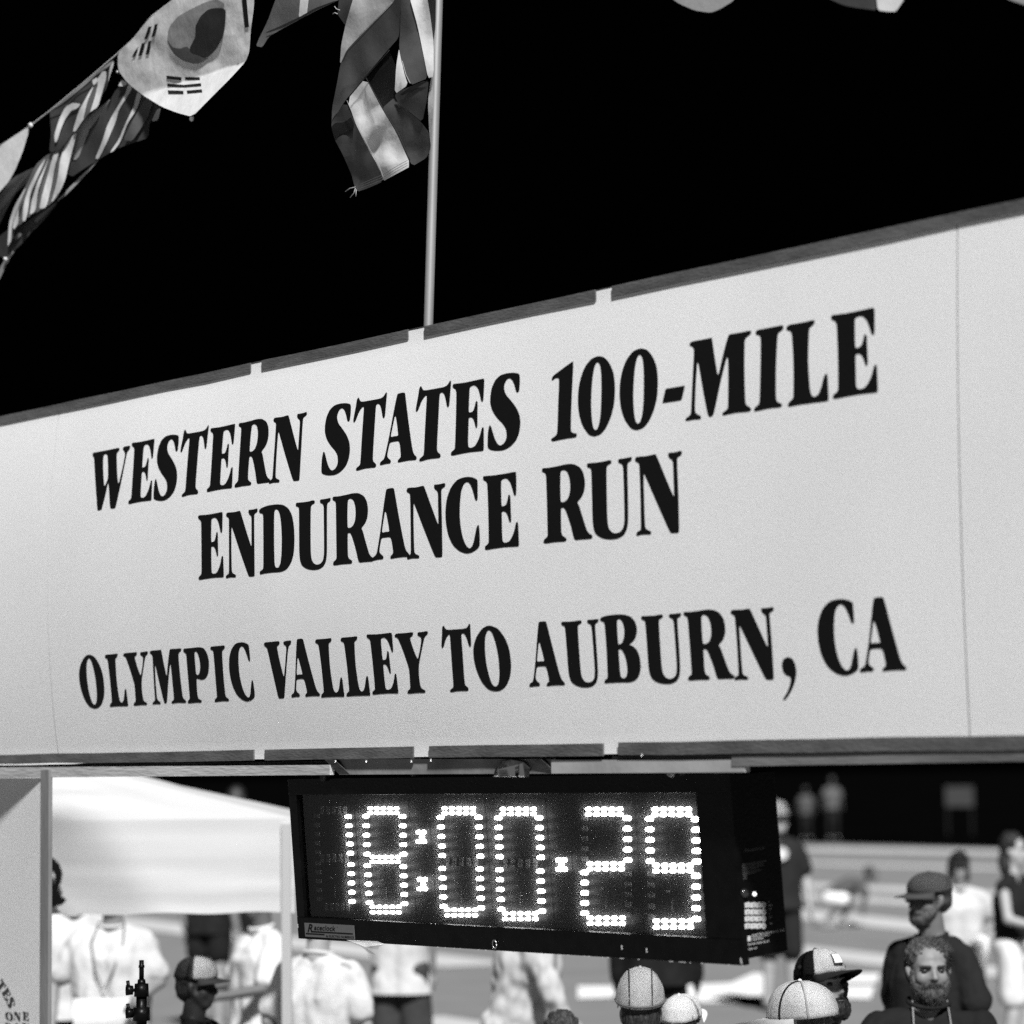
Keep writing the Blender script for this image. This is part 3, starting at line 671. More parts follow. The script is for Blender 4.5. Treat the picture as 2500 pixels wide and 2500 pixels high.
box('tent_leg', -0.022, 0.022, -0.022, 0.022, 0.0, zv - 0.02, M_leg, tent, Matrix.Translation((lx.x, lx.y, 0)) @ Matrix.Rotation(math.atan2(RGT.y, RGT.x), 4, 'Z'), bev=0.003)
for q in (bl + RGT * 0.05 - FWD * 0.05,):
    box('tent_leg', -0.022, 0.022, -0.022, 0.022, 0.0, zv - 0.02, M_leg, tent, Matrix.Translation((q.x, q.y, 0)), bev=0.003)
# black curled letter on the valance
def ribbon(name, pts, wd, m, parent, depth, z=0.0):
    P = [at(x, y, depth) for x, y in pts]; vs = []; fs = []
    up = Vector((0, 0, 1))
    for i, p in enumerate(P):
        d = (P[min(i + 1, len(P) - 1)] - P[max(i - 1, 0)]).normalized(); n = d.cross(FWD).normalized()
        w = wd[i] if isinstance(wd, (list, tuple)) else wd
        vs += [p + n * w / 2, p - n * w / 2]
    for i in range(len(P) - 1): fs.append((2 * i, 2 * i + 1, 2 * i + 3, 2 * i + 2))
    return mk(name, vs, fs, m, parent)
tz = lambda x, y: ((x / 2.415) / S25, (1800 + y / 2.415) / S25)
ribbon('printed_letter', [tz(265, 735), tz(300, 740), tz(328, 765), tz(346, 805), tz(343, 850), tz(325, 890), tz(300, 915)], [0.050, 0.048, 0.042, 0.036, 0.028, 0.024, 0.024], M_ink, tent, TD - 0.07)
ribbon('printed_letter', [tz(292, 770), tz(296, 840), tz(306, 880), tz(330, 925), tz(348, 958), tz(366, 966), tz(384, 950)], [0.022, 0.018, 0.022, 0.034, 0.036, 0.030, 0.018], M_ink, tent, TD - 0.075)
ribbon('printed_letter', [tz(275, 905), tz(288, 940), tz(296, 975), tz(300, 1000)], [0.03, 0.05, 0.08, 0.10], M_ink, tent, TD - 0.08)

# ================================================================ flag pole and flags
M_alu = mat('aluminium', 0.62, 0.38, 0.08, 30, stretch=(1, 1, 0.1), metal=0.7, spec=0.6)
pb = on_y(808, 620, 0.075); pt = on_y(828.5, -60, 0.075)
dirp = (pt - pb).normalized()
pole = tube('flag_pole', [pb - dirp * 1.35, pb, pt, pt + dirp * 1.6], 0.0145, M_alu, None, 20)
tag(pole, 'thin metal flag pole standing up behind the banner', 'flag pole')
def grey_cloth(v, tr=0.22): return mat('cloth_%03d' % round(v * 1000), v, 0.42, 0.10, 14, bump=0.12, bscale=42, spec=0.45, trans=tr)
def cloth(name, pts, val, parent, Y, gfun, zf, step=0.022, it=1, tr=0.22, off=0.0):
    """a piece of cloth cut to an outline, hung at distance Y and folded by gfun(x, z)"""
    P = [on_y(*zf(*p), Y) for p in pts]
    path = smooth_path([(p.x, p.z) for p in P], it, 0.15)
    xs = [p.x for p in path]; zs = [p.y for p in path]
    cu = [min(xs) + step * k for k in range(1, int((max(xs) - min(xs)) / step) + 1)]
    cv = [min(zs) + step * k for k in range(1, int((max(zs) - min(zs)) / step) + 1)]
    bm = sheet_bm([path], cu, cv)
    for v in bm.verts:
        x, z = v.co.x, v.co.y
        g = gfun(x, z) + off
        p = Vector((x, Y, z)); d = p - CAM
        v.co = CAM + d * ((Y + g - CAM.y) / d.y)
    bmesh.ops.recalc_face_normals(bm, faces=bm.faces)
    return from_bm(name, bm, grey_cloth(val, tr), parent, True)
def f1(x, y): return (x / 2.76 / S25, y / 2.76 / S25)
def f2(x, y): return ((600 + x / 3.22) / S25, y / 3.22 / S25)
def f3(x, y): return ((1500 + x / 1.932) / S25, y / 1.932 / S25)
# --- white flag with the circle
Yk = 0.05
kA = on_y(*f1(960, 640), Yk); kB = on_y(*f1(1660, 415), Yk)
kd = Vector((kB.x - kA.x, kB.z - kA.z)).normalized(); kn = Vector((-kd.y, kd.x))
def gk(x, z):
    s_ = (x - kA.x) * kn.x + (z - kA.z) * kn.y
    t_ = (x - kA.x) * kd.x + (z - kA.z) * kd.y
    w = 0.006 * noise.noise(Vector((x * 6, z * 6, 1))) + 0.0012 * math.sin(x * 26 + z * 40) + 0.0016 * noise.noise(Vector((x * 26, z * 26, 5)))
    if s_ < 0: return 0.75 * s_ - 0.16 * t_ + 0.2 * w
    return -0.16 * t_ - 0.13 * s_ + w
korea = cloth('string_flag', [(795, 360), (900, 260), (1020, 110), (1180, -10), (1300, -120), (1720, -160), (1710, 60), (1690, 200), (1680, 350), (1655, 415), (1560, 520), (1440, 640), (1295, 787), (1200, 762), (1090, 720), (960, 640), (860, 560), (800, 480), (793, 430)], 0.90, None, Yk, gk, f1, 0.010)
tag(korea, 'white flag with a dark circle and black bars, hanging from the string', 'flag', 'flags strung on the line at the left')
def kp_(name, pts, val, off=-0.003, it=1): return cloth(name, pts, val, korea, Yk, gk, f1, 0.03, it, 0.1, off)
kp_('circle', [(1508, 60), (1503, 150), (1480, 240), (1430, 322), (1368, 384), (1306, 402), (1235, 382), (1182, 340), (1142, 296), (1125, 258), (1140, 180), (1200, 110), (1290, 60), (1370, 20), (1450, -5), (1510, 20)], 0.33, -0.003, 2)
kp_('circle', [(1440, 55), (1500, 55), (1522, 70), (1518, 150), (1495, 260), (1450, 340), (1395, 390), (1290, 350), (1275, 330), (1320, 240), (1315, 180), (1350, 110), (1400, 65)], 0.035, -0.006, 2)
kp_('circle', [(1122, 262), (1160, 318), (1210, 330), (1260, 312), (1290, 345), (1404, 390), (1356, 424), (1310, 432), (1225, 408), (1160, 352)], 0.09, -0.005, 1)
for q in ([(1000, 180), (1022, 178), (990, 262), (970, 268)], [(1043, 165), (1063, 160), (1040, 245), (1020, 252)], [(955, 292), (980, 287), (952, 375), (930, 378)], [(1000, 278), (1020, 274), (1002, 365), (980, 370)], [(935, 310), (910, 380), (887, 390), (905, 350)],
          [(1120, 510), (1223, 520), (1223, 542), (1123, 532)], [(1245, 520), (1345, 520), (1348, 536), (1248, 540)], [(1126, 563), (1240, 572), (1354, 560), (1356, 578), (1240, 587), (1128, 584)], [(1130, 608), (1235, 612), (1236, 632), (1134, 632)], [(1258, 610), (1360, 602), (1363, 620), (1262, 629)], [(1628, -20), (1660, -20), (1677, 182), (1650, 187)]):
    kp_('bar', q, 0.012, -0.003, 0)
def pleat(k, ang, amp, seed=0):
    ca, sa = math.cos(R(ang)), math.sin(R(ang))
    return lambda x, z: amp * math.sin((x * ca + z * sa) * k + 1.3 * noise.noise(Vector((x * 3, z * 3, seed)))) + amp * 0.8 * noise.noise(Vector((x * 9, z * 9, seed + 3)))
G_L = 'flags strung on the line at the left'
def flag(name, pieces, Y, gf, label, zf=f1, group=G_L, cat='flag', layer=0.003):
    root = None
    for i, (pts, v) in enumerate(pieces):
        o = cloth(name if i == 0 else 'stripe', pts, v, root, Y, gf, zf, 0.022, 1, 0.2, -layer * i)
        if i == 0: root = o; tag(o, label, cat, group)
    return root
flag('string_flag', [([(335, 745), (460, 640), (590, 530), (765, 400), (768, 430), (715, 600), (690, 640), (660, 730), (600, 780), (550, 830), (500, 890), (440, 965), (400, 1015), (330, 1028), (345, 900), (338, 800)], 0.06),
      ([(335, 748), (590, 532), (765, 402), (745, 440), (700, 470), (640, 510), (590, 560), (430, 690)], 0.28),
      ([(370, 962), (365, 910), (400, 800), (440, 720), (490, 692), (545, 700), (520, 730), (480, 745), (440, 800), (410, 870), (385, 950)], 0.8),
      ([(490, 885), (530, 750), (590, 640), (640, 560), (690, 480), (715, 480), (715, 530), (690, 620), (660, 720), (600, 760), (550, 820), (510, 885)], 0.8),
      ([(560, 800), (590, 680), (640, 560), (662, 545), (640, 640), (605, 750), (570, 800)], 0.13), ([(620, 540), (655, 520), (650, 560), (630, 575)], 0.8),
      ([(728, 560), (740, 450), (766, 410), (765, 440), (745, 500)], 0.55)], 0.07, pleat(30, 35, 0.0033, 2), 'dark flag with a white crescent and folded white stripes')
flag('string_flag', [([(465, 1082), (490, 920), (560, 820), (660, 735), (750, 660), (720, 740), (650, 830), (600, 870), (580, 960), (520, 1075)], 0.42)], 0.10, pleat(26, 40, 0.0027, 4), 'plain pale grey flag between the crescent flag and the dark striped flag')
flag('string_flag', [([(520, 1085), (600, 880), (700, 740), (790, 590), (860, 560), (960, 640), (1085, 715), (1050, 800), (1010, 820), (1000, 930), (890, 965), (780, 1005), (665, 1075), (560, 1140), (490, 1190), (450, 1172), (465, 1088)], 0.055),
      ([(640, 1070), (690, 950), (720, 850), (760, 770), (840, 640), (865, 570), (895, 590), (800, 740), (780, 820), (720, 960), (665, 1070)], 0.7),
      ([(738, 1030), (800, 940), (850, 820), (900, 720), (925, 620), (955, 640), (920, 740), (860, 830), (810, 960), (765, 1018)], 0.7),
      ([(1020, 820), (1055, 740), (1085, 725), (1065, 810)], 0.42), ([(830, 945), (900, 800), (980, 660), (1030, 690), (1000, 780), (940, 880), (890, 950)], 0.12), ([(795, 580), (820, 535), (860, 563), (830, 582)], 0.75)],
     0.09, pleat(34, 30, 0.0039, 5), 'dark flag with two thin white stripes below the flag with the circle')
flag('string_flag', [([(-150, 1080), (0, 985), (80, 930), (185, 862), (197, 880), (150, 1030), (100, 1150), (60, 1222), (0, 1290), (-150, 1420)], 0.86)], 0.05, pleat(9, 60, 0.0055, 6), 'plain white flag at the left edge of the picture')
flag('string_flag', [([(240, 1110), (320, 1040), (410, 1010), (500, 890), (515, 900), (480, 1060), (430, 1230), (390, 1330), (345, 1368), (300, 1405), (200, 1455), (100, 1545), (75, 1640), (50, 1665), (60, 1500), (110, 1380), (180, 1240)], 0.15),
      ([(345, 1365), (385, 1220), (405, 1080), (430, 990), (508, 893), (515, 905), (470, 1080), (440, 1210), (410, 1280), (360, 1352)], 0.82), ([(262, 1408), (290, 1290), (330, 1150), (360, 1040), (400, 1018), (370, 1120), (350, 1240), (320, 1370), (305, 1400)], 0.82),
      ([(200, 1450), (215, 1350), (250, 1230), (300, 1130), (330, 1060), (290, 1180), (255, 1290), (240, 1420)], 0.82), ([(150, 1490), (160, 1370), (200, 1250), (260, 1130), (310, 1062), (260, 1180), (205, 1300), (185, 1440), (170, 1490)], 0.78),
      ([(85, 1540), (100, 1440), (140, 1350), (125, 1400), (125, 1500), (100, 1542)], 0.78), ([(50, 1668), (60, 1500), (100, 1380), (180, 1250), (125, 1390), (82, 1510), (75, 1620)], 0.6)],
     0.08, pleat(40, 20, 0.0027, 7), 'grey flag with five white stripes low on the string')
flag('string_flag', [([(-40, 1620), (50, 1550), (100, 1540), (200, 1480), (300, 1400), (390, 1340), (385, 1375), (300, 1480), (180, 1600), (140, 1650), (40, 1740), (-40, 1715)], 0.05), ([(230, 1480), (330, 1395), (385, 1365), (300, 1455), (240, 1505)], 0.2), ([(90, 1600), (130, 1560), (150, 1580), (110, 1620)], 0.2)], 0.10, pleat(30, 50, 0.0027, 8), 'dark flag bunched under the white striped flag')
flag('string_flag', [([(-60, 1400), (0, 1310), (80, 1200), (240, 1120), (180, 1230), (100, 1310), (40, 1420), (0, 1510), (-60, 1560)], 0.10), ([(-60, 1440), (60, 1290), (200, 1160), (110, 1290), (30, 1390), (-60, 1500)], 0.19)], 0.12, pleat(24, 40, 0.0027, 9), 'two tone grey flag at the left edge under the white flag')
flag('string_flag', [([(400, 1345), (450, 1280), (560, 1170), (670, 1075), (620, 1130), (520, 1240), (440, 1320)], 0.38)], 0.10, pleat(30, 40, 0.0016, 10), 'narrow rolled grey flag along the lower string')
flag('string_flag', [([(40, 1735), (130, 1640), (80, 1720), (40, 1790), (0, 1880), (-30, 1900), (0, 1800)], 0.28)], 0.10, pleat(30, 40, 0.0016, 11), 'small twisted grey flag at the bottom of the string')
s1_ = tube('flag_string', [on_y(*f1(x, y), 0.055) for x, y in ((-120, 1060), (0, 985), (200, 850), (330, 750), (560, 560), (790, 362), (900, 260), (1020, 110), (1180, -10), (1400, -260))], 0.0022, mat('white_cord', 0.6, 0.8), None, 6)
tag(s1_, 'pale upper string running from the left edge up to the flag with the circle', 'string')
s2_ = tube('flag_string', [on_y(*f1(x, y), 0.105) for x, y in ((-40, 1960), (10, 1840), (35, 1745), (150, 1630), (390, 1350), (520, 1220), (665, 1070))], 0.0025, mat('grey_cord', 0.25, 0.8), None, 6)
tag(s2_, 'lower string along the bottom of the bunched flags', 'string')
def knot(px, py, Y, zf, r, label):
    bm = bmesh.new(); c = on_y(*zf(px, py), Y)
    bmesh.ops.create_icosphere(bm, subdivisions=2, radius=r, matrix=Matrix.Translation(c))
    for v in bm.verts: v.co += Vector([noise.noise(v.co * 120 + Vector((k * 9, 0, 0))) for k in range(3)]) * r * 0.7
    o = from_bm('string_knot', bm, mat('white_cord', 0.6, 0.8), None, True); tag(o, label, 'knot', 'knots on the flag strings')
knot(205, 845, 0.045, f1, 0.009, 'pale knot at the corner of the plain white flag')
knot(1292, 802, 0.03, f1, 0.008, 'knot at the lowest corner of the flag with the circle')
knot(35, 1745, 0.09, f1, 0.007, 'knot near the bottom of the lower string')
knot(790, 485, 0.04, f1, 0.004, 'tiny knot left of the flag with the circle')
# --- flag between the white one and the pole
G_M = 'flags hanging by the pole'
mid = flag('hanging_flag', [([(80, 362), (110, 290), (170, 170), (240, -20), (300, -120), (820, -150), (760, -20), (720, 5), (560, 80), (430, 150), (280, 230), (180, 290), (130, 372)], 0.12),
      ([(430, -30), (497, -30), (480, 118), (415, 150)], 0.7), ([(150, 265), (280, 225), (430, 148), (560, 78), (720, 5), (690, 10), (540, 65), (420, 135), (270, 205), (175, 245)], 0.02)], 0.04, pleat(22, 60, 0.0055, 12), 'mid grey flag with one white stripe left of the pole', f2, G_M)
# --- big draped flag at the pole
gb = pleat(16, 100, 0.0121, 14)
fA = on_y(*f2(675, 1010), 0.02); fB = on_y(*f2(1180, 770), 0.02)
fd = Vector((fB.x - fA.x, fB.z - fA.z)).normalized(); fn = Vector((-fd.y, fd.x))
def gb2(x, z):
    s_ = (x - fA.x) * fn.x + (z - fA.z) * fn.y
    return gb(x, z) + 0.013 * noise.noise(Vector((x * 13, z * 13, 3))) - (0.34 * s_ if s_ > 0 else 0.10 * s_)
def gb3(x, z): return gb(x, z) + 0.018 * noise.noise(Vector((x * 9, z * 9, 8)))
def piece(root, name, pts, v, off):
    low = (798, 785) in pts or (672, 965) in pts or (1068, 853) in pts
    return cloth(name, pts, v, root, 0.02, gb2 if low else gb3, f2, 0.02, 1, 0.15, off)
big = piece(None, 'draped_flag', [(850, -30), (1190, -30), (1150, 30), (1000, 180), (870, 320), (790, 400), (740, 512), (750, 350), (790, 170)], 0.52, 0.0)
tag(big, 'large striped flag draped in folds against the pole', 'flag', G_M)
for pts, v, off in (
    ([(735, -30), (852, -30), (800, 170), (782, 200), (720, 110)], 0.06, 0.02),
    ([(1188, -30), (1235, -30), (1215, 200), (1200, 300), (1110, 400), (940, 602), (780, 792), (700, 925), (675, 985), (678, 850), (720, 640), (743, 510), (790, 398), (870, 310), (1000, 180), (1150, 30)], 0.065, -0.004),
    ([(940, 605), (1125, 393), (1182, 520), (1182, 760), (1165, 795), (1080, 855), (1000, 720)], 0.008, 0.012),
    ([(798, 785), (940, 610), (1072, 858), (1182, 1040), (1300, 1305), (1180, 1370), (1075, 1427), (1030, 1290), (960, 1170), (870, 990)], 0.78, -0.010),
    ([(672, 965), (785, 795), (872, 990), (962, 1170), (1032, 1290), (1082, 1425), (960, 1480), (880, 1507), (855, 1465), (830, 1370), (760, 1210), (700, 1100), (678, 1030)], 0.055, -0.012),
    ([(680, 930), (785, 815), (862, 1000), (780, 1045), (700, 1075), (676, 1020)], 0.010, -0.0145),  # near-black patch laid on to paint the shade of this fold
    ([(1068, 853), (1170, 765), (1215, 820), (1380, 960), (1440, 1040), (1457, 1160), (1420, 1242), (1310, 1307), (1250, 1180), (1150, 1010)], 0.07, -0.004),
    ([(1222, -30), (1295, -30), (1352, 180), (1395, 400), (1437, 612), (1290, 672), (1230, 500), (1205, 380), (1215, 200)], 0.085, -0.008),
    ([(1285, -30), (1425, -30), (1452, 130), (1477, 330), (1477, 602), (1433, 614), (1395, 420), (1350, 200)], 0.74, -0.012),
    ([(1207, 370), (1182, 520), (1170, 742), (1275, 668), (1242, 560)], 0.74, -0.006),
    ([(1170, 752), (1200, 718), (1440, 622), (1425, 780), (1388, 962), (1290, 880), (1205, 822)], 0.06, -0.009),
    ([(1210, 745), (1300, 675), (1450, 625), (1330, 700), (1230, 752)], 0.012, -0.013),
    ([(1465, 600), (1478, 800), (1456, 1155), (1440, 1010), (1432, 800), (1450, 650)], 0.74, -0.002),
    ([(1422, -30), (1495, -30), (1492, 200), (1477, 335), (1452, 130)], 0.055, 0.012)):
    piece(big, 'cloth_panel', pts, v, off)
def seam(pts, off=-0.02, r=0.0011, v=0.02):
    P = []
    for (x0, y0), (x1, y1) in zip(pts, pts[1:]):
        for k in range(6):
            q = on_y(*f2(x0 + (x1 - x0) * k / 6, y0 + (y1 - y0) * k / 6), 0.02); d = q - CAM
            P.append(CAM + d * ((0.02 + gb(q.x, q.z) - 0.05 - CAM.y) / d.y))
    tube('stitched_seam', P, r, mat('seam_%d' % int(v * 1000), v, 0.8), big, 5)
seam([(1160, 25), (1010, 185), (880, 325), (800, 405), (755, 500)], -0.03); seam([(1150, 20), (1000, 172), (870, 302)], -0.03, 0.0008, 0.3)
seam([(1130, 395), (945, 605), (790, 790)], -0.036); seam([(945, 612), (1080, 855), (1200, 1050), (1312, 1305)], -0.036)
seam([(795, 790), (880, 985), (970, 1165), (1045, 1290), (1090, 1420)], -0.038, 0.0009, 0.25)
seam([(1230, 480), (1260, 590), (1300, 668)], -0.034, 0.001, 0.3)
for k in range(3): seam([(880 + k * 3, 1490 - k * 18), (1085, 1410 - k * 20), (1180, 1350 - k * 20), (1290, 1290 - k * 20)], -0.04, 0.0007, 0.12)
for q in ([(862, 1470), (820, 1480), (782, 1505)], [(862, 1480), (850, 1520), (820, 1552)], [(868, 1490), (866, 1545)], [(722, 110), (700, 100), (684, 108)], [(740, 80), (712, 70), (698, 50)]):
    tube('loose_thread', [on_y(*f2(x, y), 0.0) for x, y in q], 0.0014, mat('thread', 0.35, 0.8), big, 5)
# --- tips of flags hanging into the top of the picture
G_R = 'flag tips at the top right'
flag('hanging_flag', [([(150, -90), (240, -30), (300, 15), (380, 50), (455, 60), (500, 42), (560, 5), (640, -90)], 0.40)], 0.03, pleat(12, 10, 0.0055, 15), 'pale flag tip at the top, left of the two toned tip', f3, G_R)
flag('hanging_flag', [([(900, -90), (980, -20), (1080, 25), (1150, 38), (1243, 49), (1232, -90)], 0.07), ([(1228, -90), (1234, -20), (1243, 49), (1290, 55), (1328, 55), (1365, 0), (1400, -90)], 0.72)], 0.03, pleat(12, 10, 0.0042, 16), 'dark and white flag tip at the top right', f3, G_R)
flag('hanging_flag', [([(1700, -90), (1820, -20), (1880, 5), (1932, 22), (2060, 60), (2060, -90)], 0.36)], 0.03, pleat(12, 10, 0.0055, 17), 'grey flag tip in the top right corner', f3, G_R)

# ================================================================ people
TMP = []
def cap_bm(bm, p0, p1, r0, r1, n=12, flat=1.0):
    """tapered capsule"""
    p0, p1 = Vector(p0), Vector(p1); d = p1 - p0; L = max(d.length, 1e-5); d = d / L
    u = d.cross(Vector((0, 1, 0)))
    if u.length < 0.1: u = d.cross(Vector((1, 0, 0)))
    u.normalize(); w = d.cross(u)
    prof = [(-math.cos(a) * r0, math.sin(a) * r0) for a in (0.0001, 0.5, 1.0, 1.57)] + [(L + math.sin(a) * r1, math.cos(a) * r1) for a in (0, 0.55, 1.1, 1.5707)]
    rings = [[bm.verts.new(p0 + d * h + (u * math.cos(t) + w * math.sin(t) * flat) * max(r, 1e-4)) for t in [2 * math.pi * k / n for k in range(n)]] for h, r in prof]
    for a, b in zip(rings, rings[1:]):
        for k in range(n): bm.faces.new((a[k], a[(k + 1) % n], b[(k + 1) % n], b[k]))
    bm.faces.new(rings[0][::-1]); bm.faces.new(rings[-1])
def ell_bm(bm, c, r, rot=None, seg=16):
    M = Matrix.Translation(Vector(c))
    if rot: M = M @ Euler([R(a) for a in rot]).to_matrix().to_4x4()
    M = M @ Matrix.Diagonal((r[0], r[1], r[2], 1))
    bmesh.ops.create_uvsphere(bm, u_segments=seg, v_segments=seg // 2 + 2, radius=1.0, matrix=M)
def loft_bm(bm, rings, n=20):
    """rings: (centre, rx, ry, rot about z)"""
    rr = []
    for c, rx, ry in rings:
        c = Vector(c)
        rr.append([bm.verts.new(c + Vector((math.copysign(abs(math.cos(t)) ** 0.85, math.cos(t)) * rx, math.copysign(abs(math.sin(t)) ** 0.85, math.sin(t)) * ry, 0))) for t in [2 * math.pi * k / n for k in range(n)]])
    for a, b in zip(rr, rr[1:]):
        for k in range(n): bm.faces.new((a[k], a[(k + 1) % n], b[(k + 1) % n], b[k]))
    bm.faces.new(rr[0][::-1]); bm.faces.new(rr[-1])
def remesh(name, bm, vox, m, parent, sm=4, cut=None, disp=None):
    bmesh.ops.recalc_face_normals(bm, faces=bm.faces)
    me = bpy.data.meshes.new('tmp'); bm.to_mesh(me); bm.free()
    o = bpy.data.objects.new('tmp', me); C.objects.link(o)
    md = o.modifiers.new('r', 'REMESH'); md.mode = 'VOXEL'; md.voxel_size = vox
    if sm:
        s_ = o.modifiers.new('s', 'SMOOTH'); s_.iterations = sm; s_.factor = 0.5
    dg = bpy.context.evaluated_depsgraph_get(); dg.update()
    out = bpy.data.meshes.new_from_object(o.evaluated_get(dg))
    bpy.data.objects.remove(o); bpy.data.meshes.remove(me)
    if cut or disp:
        b2 = bmesh.new(); b2.from_mesh(out)
        if cut:
            for co, no in cut:
                bmesh.ops.bisect_plane(b2, geom=list(b2.verts) + list(b2.edges) + list(b2.faces), plane_co=co, plane_no=no, clear_outer=True)
        if disp:
            b2.normal_update()
            mv = [(v, v.normal * disp(v.co)) for v in b2.verts]
            for v, d in mv: v.co = v.co + d
        b2.to_mesh(out); b2.free()
    return link_mesh(name, out, m, parent, True)
def skin_mat(v): return mat('skin_%02d' % round(v * 100), v, 0.55, 0.12, 18, spec=0.35)
def wear_mat(v): return mat('clothing_%03d' % round(v * 1000), v, 0.85, 0.10, 6, bump=0.5, bscale=22, spec=0.15)
def hair_mat(v): return mat('hair_%03d' % round(v * 1000), v, 0.6, 0.6, 70, bump=1.0, bscale=90, stretch=(1, 1, 0.25), spec=0.35)
def rotz(p, a, c=(0, 0, 0)):
    p = Vector(p) - Vector(c); ca, sa = math.cos(a), math.sin(a)
    return Vector((p.x * ca - p.y * sa, p.x * sa + p.y * ca, p.z)) + Vector(c)
POSE = dict(sh=((-.178, 0, 1.385), (.178, 0, 1.385)), el=((-.245, -.02, 1.14), (.245, -.02, 1.14)), wr=((-.25, .06, .89), (.25, .06, .89)),
            hip=((-.09, 0, .93), (.09, 0, .93)), kn=((-.10, .02, .50), (.10, .02, .50)), an=((-.11, -.01, .085), (.11, -.01, .085)),
            chest=(0, 0, 1.28), pelvis=(0, 0, .98), neck=(0, -.005, 1.47), head=(0, .01, 1.635))
def hand_bm(bm, w, e, side, s=1.0):
    w, e = Vector(w), Vector(e); d = (w - e).normalized()
    a = d.cross(Vector((0, 0, 1)) if abs(d.z) < .8 else Vector((1, 0, 0))).normalized(); b = d.cross(a)
    ell_bm(bm, w + d * .05, (.03 * s, .03 * s, .045 * s), None, 10)
    for k, L in enumerate((.062, .075, .07, .055)):
        off = a * ((k - 1.5) * .018 * s)
        p0 = w + d * .085 * s + off; p1 = p0 + d * L * .5 * s + b * .006; p2 = p1 + d * L * .42 * s + b * .018
        cap_bm(bm, p0, p1, .009 * s, .0085 * s, 8); cap_bm(bm, p1, p2, .0085 * s, .007 * s, 8)
    t0_ = w + d * .03 + a * (-.028 * s); t1 = t0_ + d * .035 * s - a * .022 * s; cap_bm(bm, t0_, t1, .011 * s, .010 * s, 8); cap_bm(bm, t1, t1 + d * .028 * s, .0095 * s, .008 * s, 8)
def make_person(label, px, depth, H, yaw, skin=.34, shirt=.8, sleeve='short', hem=.86, pants=.05, plen=.45, pose=None, hyaw=0.0, hpitch=0.0, hs=(1, 1, 1), fold=1.0,
                hair=None, cap=None, beard=None, vox=.012, group=None, belly=0.0, fat=1.0, extra=None, glasses=False, hband=None, prow=1500):
    P = {k: v for k, v in POSE.items()}
    if pose: P.update(pose)
    V = lambda k, i=None: Vector(P[k]) if i is None else Vector(P[k][i])
    loc = at(px, prow, depth); loc.z = 0
    f = -FWD * math.cos(R(yaw)) + RGT * math.sin(R(yaw))
    rz = math.atan2(f.y, f.x) - math.pi / 2
    root = thing('person', loc, label, 'person', group, (0, 0, rz), H / 1.77)
    hc = V('head'); ha = -R(hyaw)
    hm = Matrix.Translation(hc) @ Matrix.Rotation(ha, 4, 'Z') @ Matrix.Rotation(R(hpitch), 4, 'X') @ Matrix.Diagonal((hs[0], hs[1], hs[2], 1))
    hp = lambda x, y, z: hm @ Vector((x, y, z))
    def hell(bm, c, r, rot=(0, 0, 0), seg=16):
        M = hm @ Matrix.Translation(Vector(c)) @ Euler([R(a) for a in rot]).to_matrix().to_4x4() @ Matrix.Diagonal((r[0], r[1], r[2], 1))
        bmesh.ops.create_uvsphere(bm, u_segments=seg, v_segments=seg // 2 + 2, radius=1.0, matrix=M)
    # ---- body: one continuous skin
    bm = bmesh.new()
    hell(bm, (0, -.012, .035), (.074, .092, .088)); hell(bm, (0, .014, -.02), (.062, .074, .098)); hell(bm, (0, .040, -.082), (.040, .042, .034))
    hell(bm, (.034, .048, -.03), (.028, .030, .035)); hell(bm, (-.034, .048, -.03), (.028, .030, .035))
    for s_ in (-1, 1):
        hell(bm, (s_ * .076, -.005, -.012), (.010, .019, .030), (0, s_ * 12, -s_ * 18))
        cap_bm(bm, hp(s_ * .010, .086, .022), hp(s_ * .048, .072, .022), .009, .007, 8)
        cap_bm(bm, hp(s_ * .052, .02, -.045), hp(s_ * .022, .055, -.092), .020, .018, 8)
    cap_bm(bm, hp(0, .086, .008), hp(0, .108, -.028), .008, .0125, 8); hell(bm, (.011, .096, -.034), (.009, .010, .007), seg=8); hell(bm, (-.011, .096, -.034), (.009, .010, .007), seg=8)
    hell(bm, (0, .084, -.058), (.022, .012, .0065), seg=10); hell(bm, (0, .082, -.070), (.019, .012, .006), seg=10)
    nk = V('neck')
    cap_bm(bm, nk + Vector((0, -.01, -.03)), hc + (nk - hc) * .35, .062, .056, 14)
    ch, pe = V('chest'), V('pelvis')
    tors = bmesh.new()
    for s_ in (0, 1):
        cap_bm(bm, nk.lerp(V('sh', s_), .25) + Vector((0, 0, -.01)), V('sh', s_), .040, .044, 12)
        cap_bm(bm, V('sh', s_), V('el', s_), .044, .038, 12); cap_bm(bm, V('el', s_), V('wr', s_), .040, .025, 12)
        hand_bm(bm, V('wr', s_), V('el', s_), s_)
        cap_bm(bm, V('hip', s_), V('kn', s_), .076, .054, 12); cap_bm(bm, V('kn', s_), V('kn', s_).lerp(V('an', s_), .35) + Vector((0, -.012, 0)), .055, .055, 12)
        cap_bm(bm, V('kn', s_).lerp(V('an', s_), .3) + Vector((0, -.01, 0)), V('an', s_), .053, .036, 12)
        an = V('an', s_); cap_bm(bm, an + Vector((0, -.03, -.035)), an + Vector((.01 * (1 if s_ else -1), .14, -.05)), .035, .028, 10)
    cap_bm(bm, ch + Vector((-.06, 0, 0)), pe + Vector((-.04, 0, 0)), .108, .092, 14); cap_bm(bm, ch + Vector((.06, 0, 0)), pe + Vector((.04, 0, 0)), .108, .092, 14)
    cap_bm(bm, nk + Vector((-.04, 0, -.08)), ch, .05, .10, 12); cap_bm(bm, nk + Vector((.04, 0, -.08)), ch, .05, .10, 12)
    ec = [hp(s_ * .031, .086, .005) for s_ in (-1, 1)]
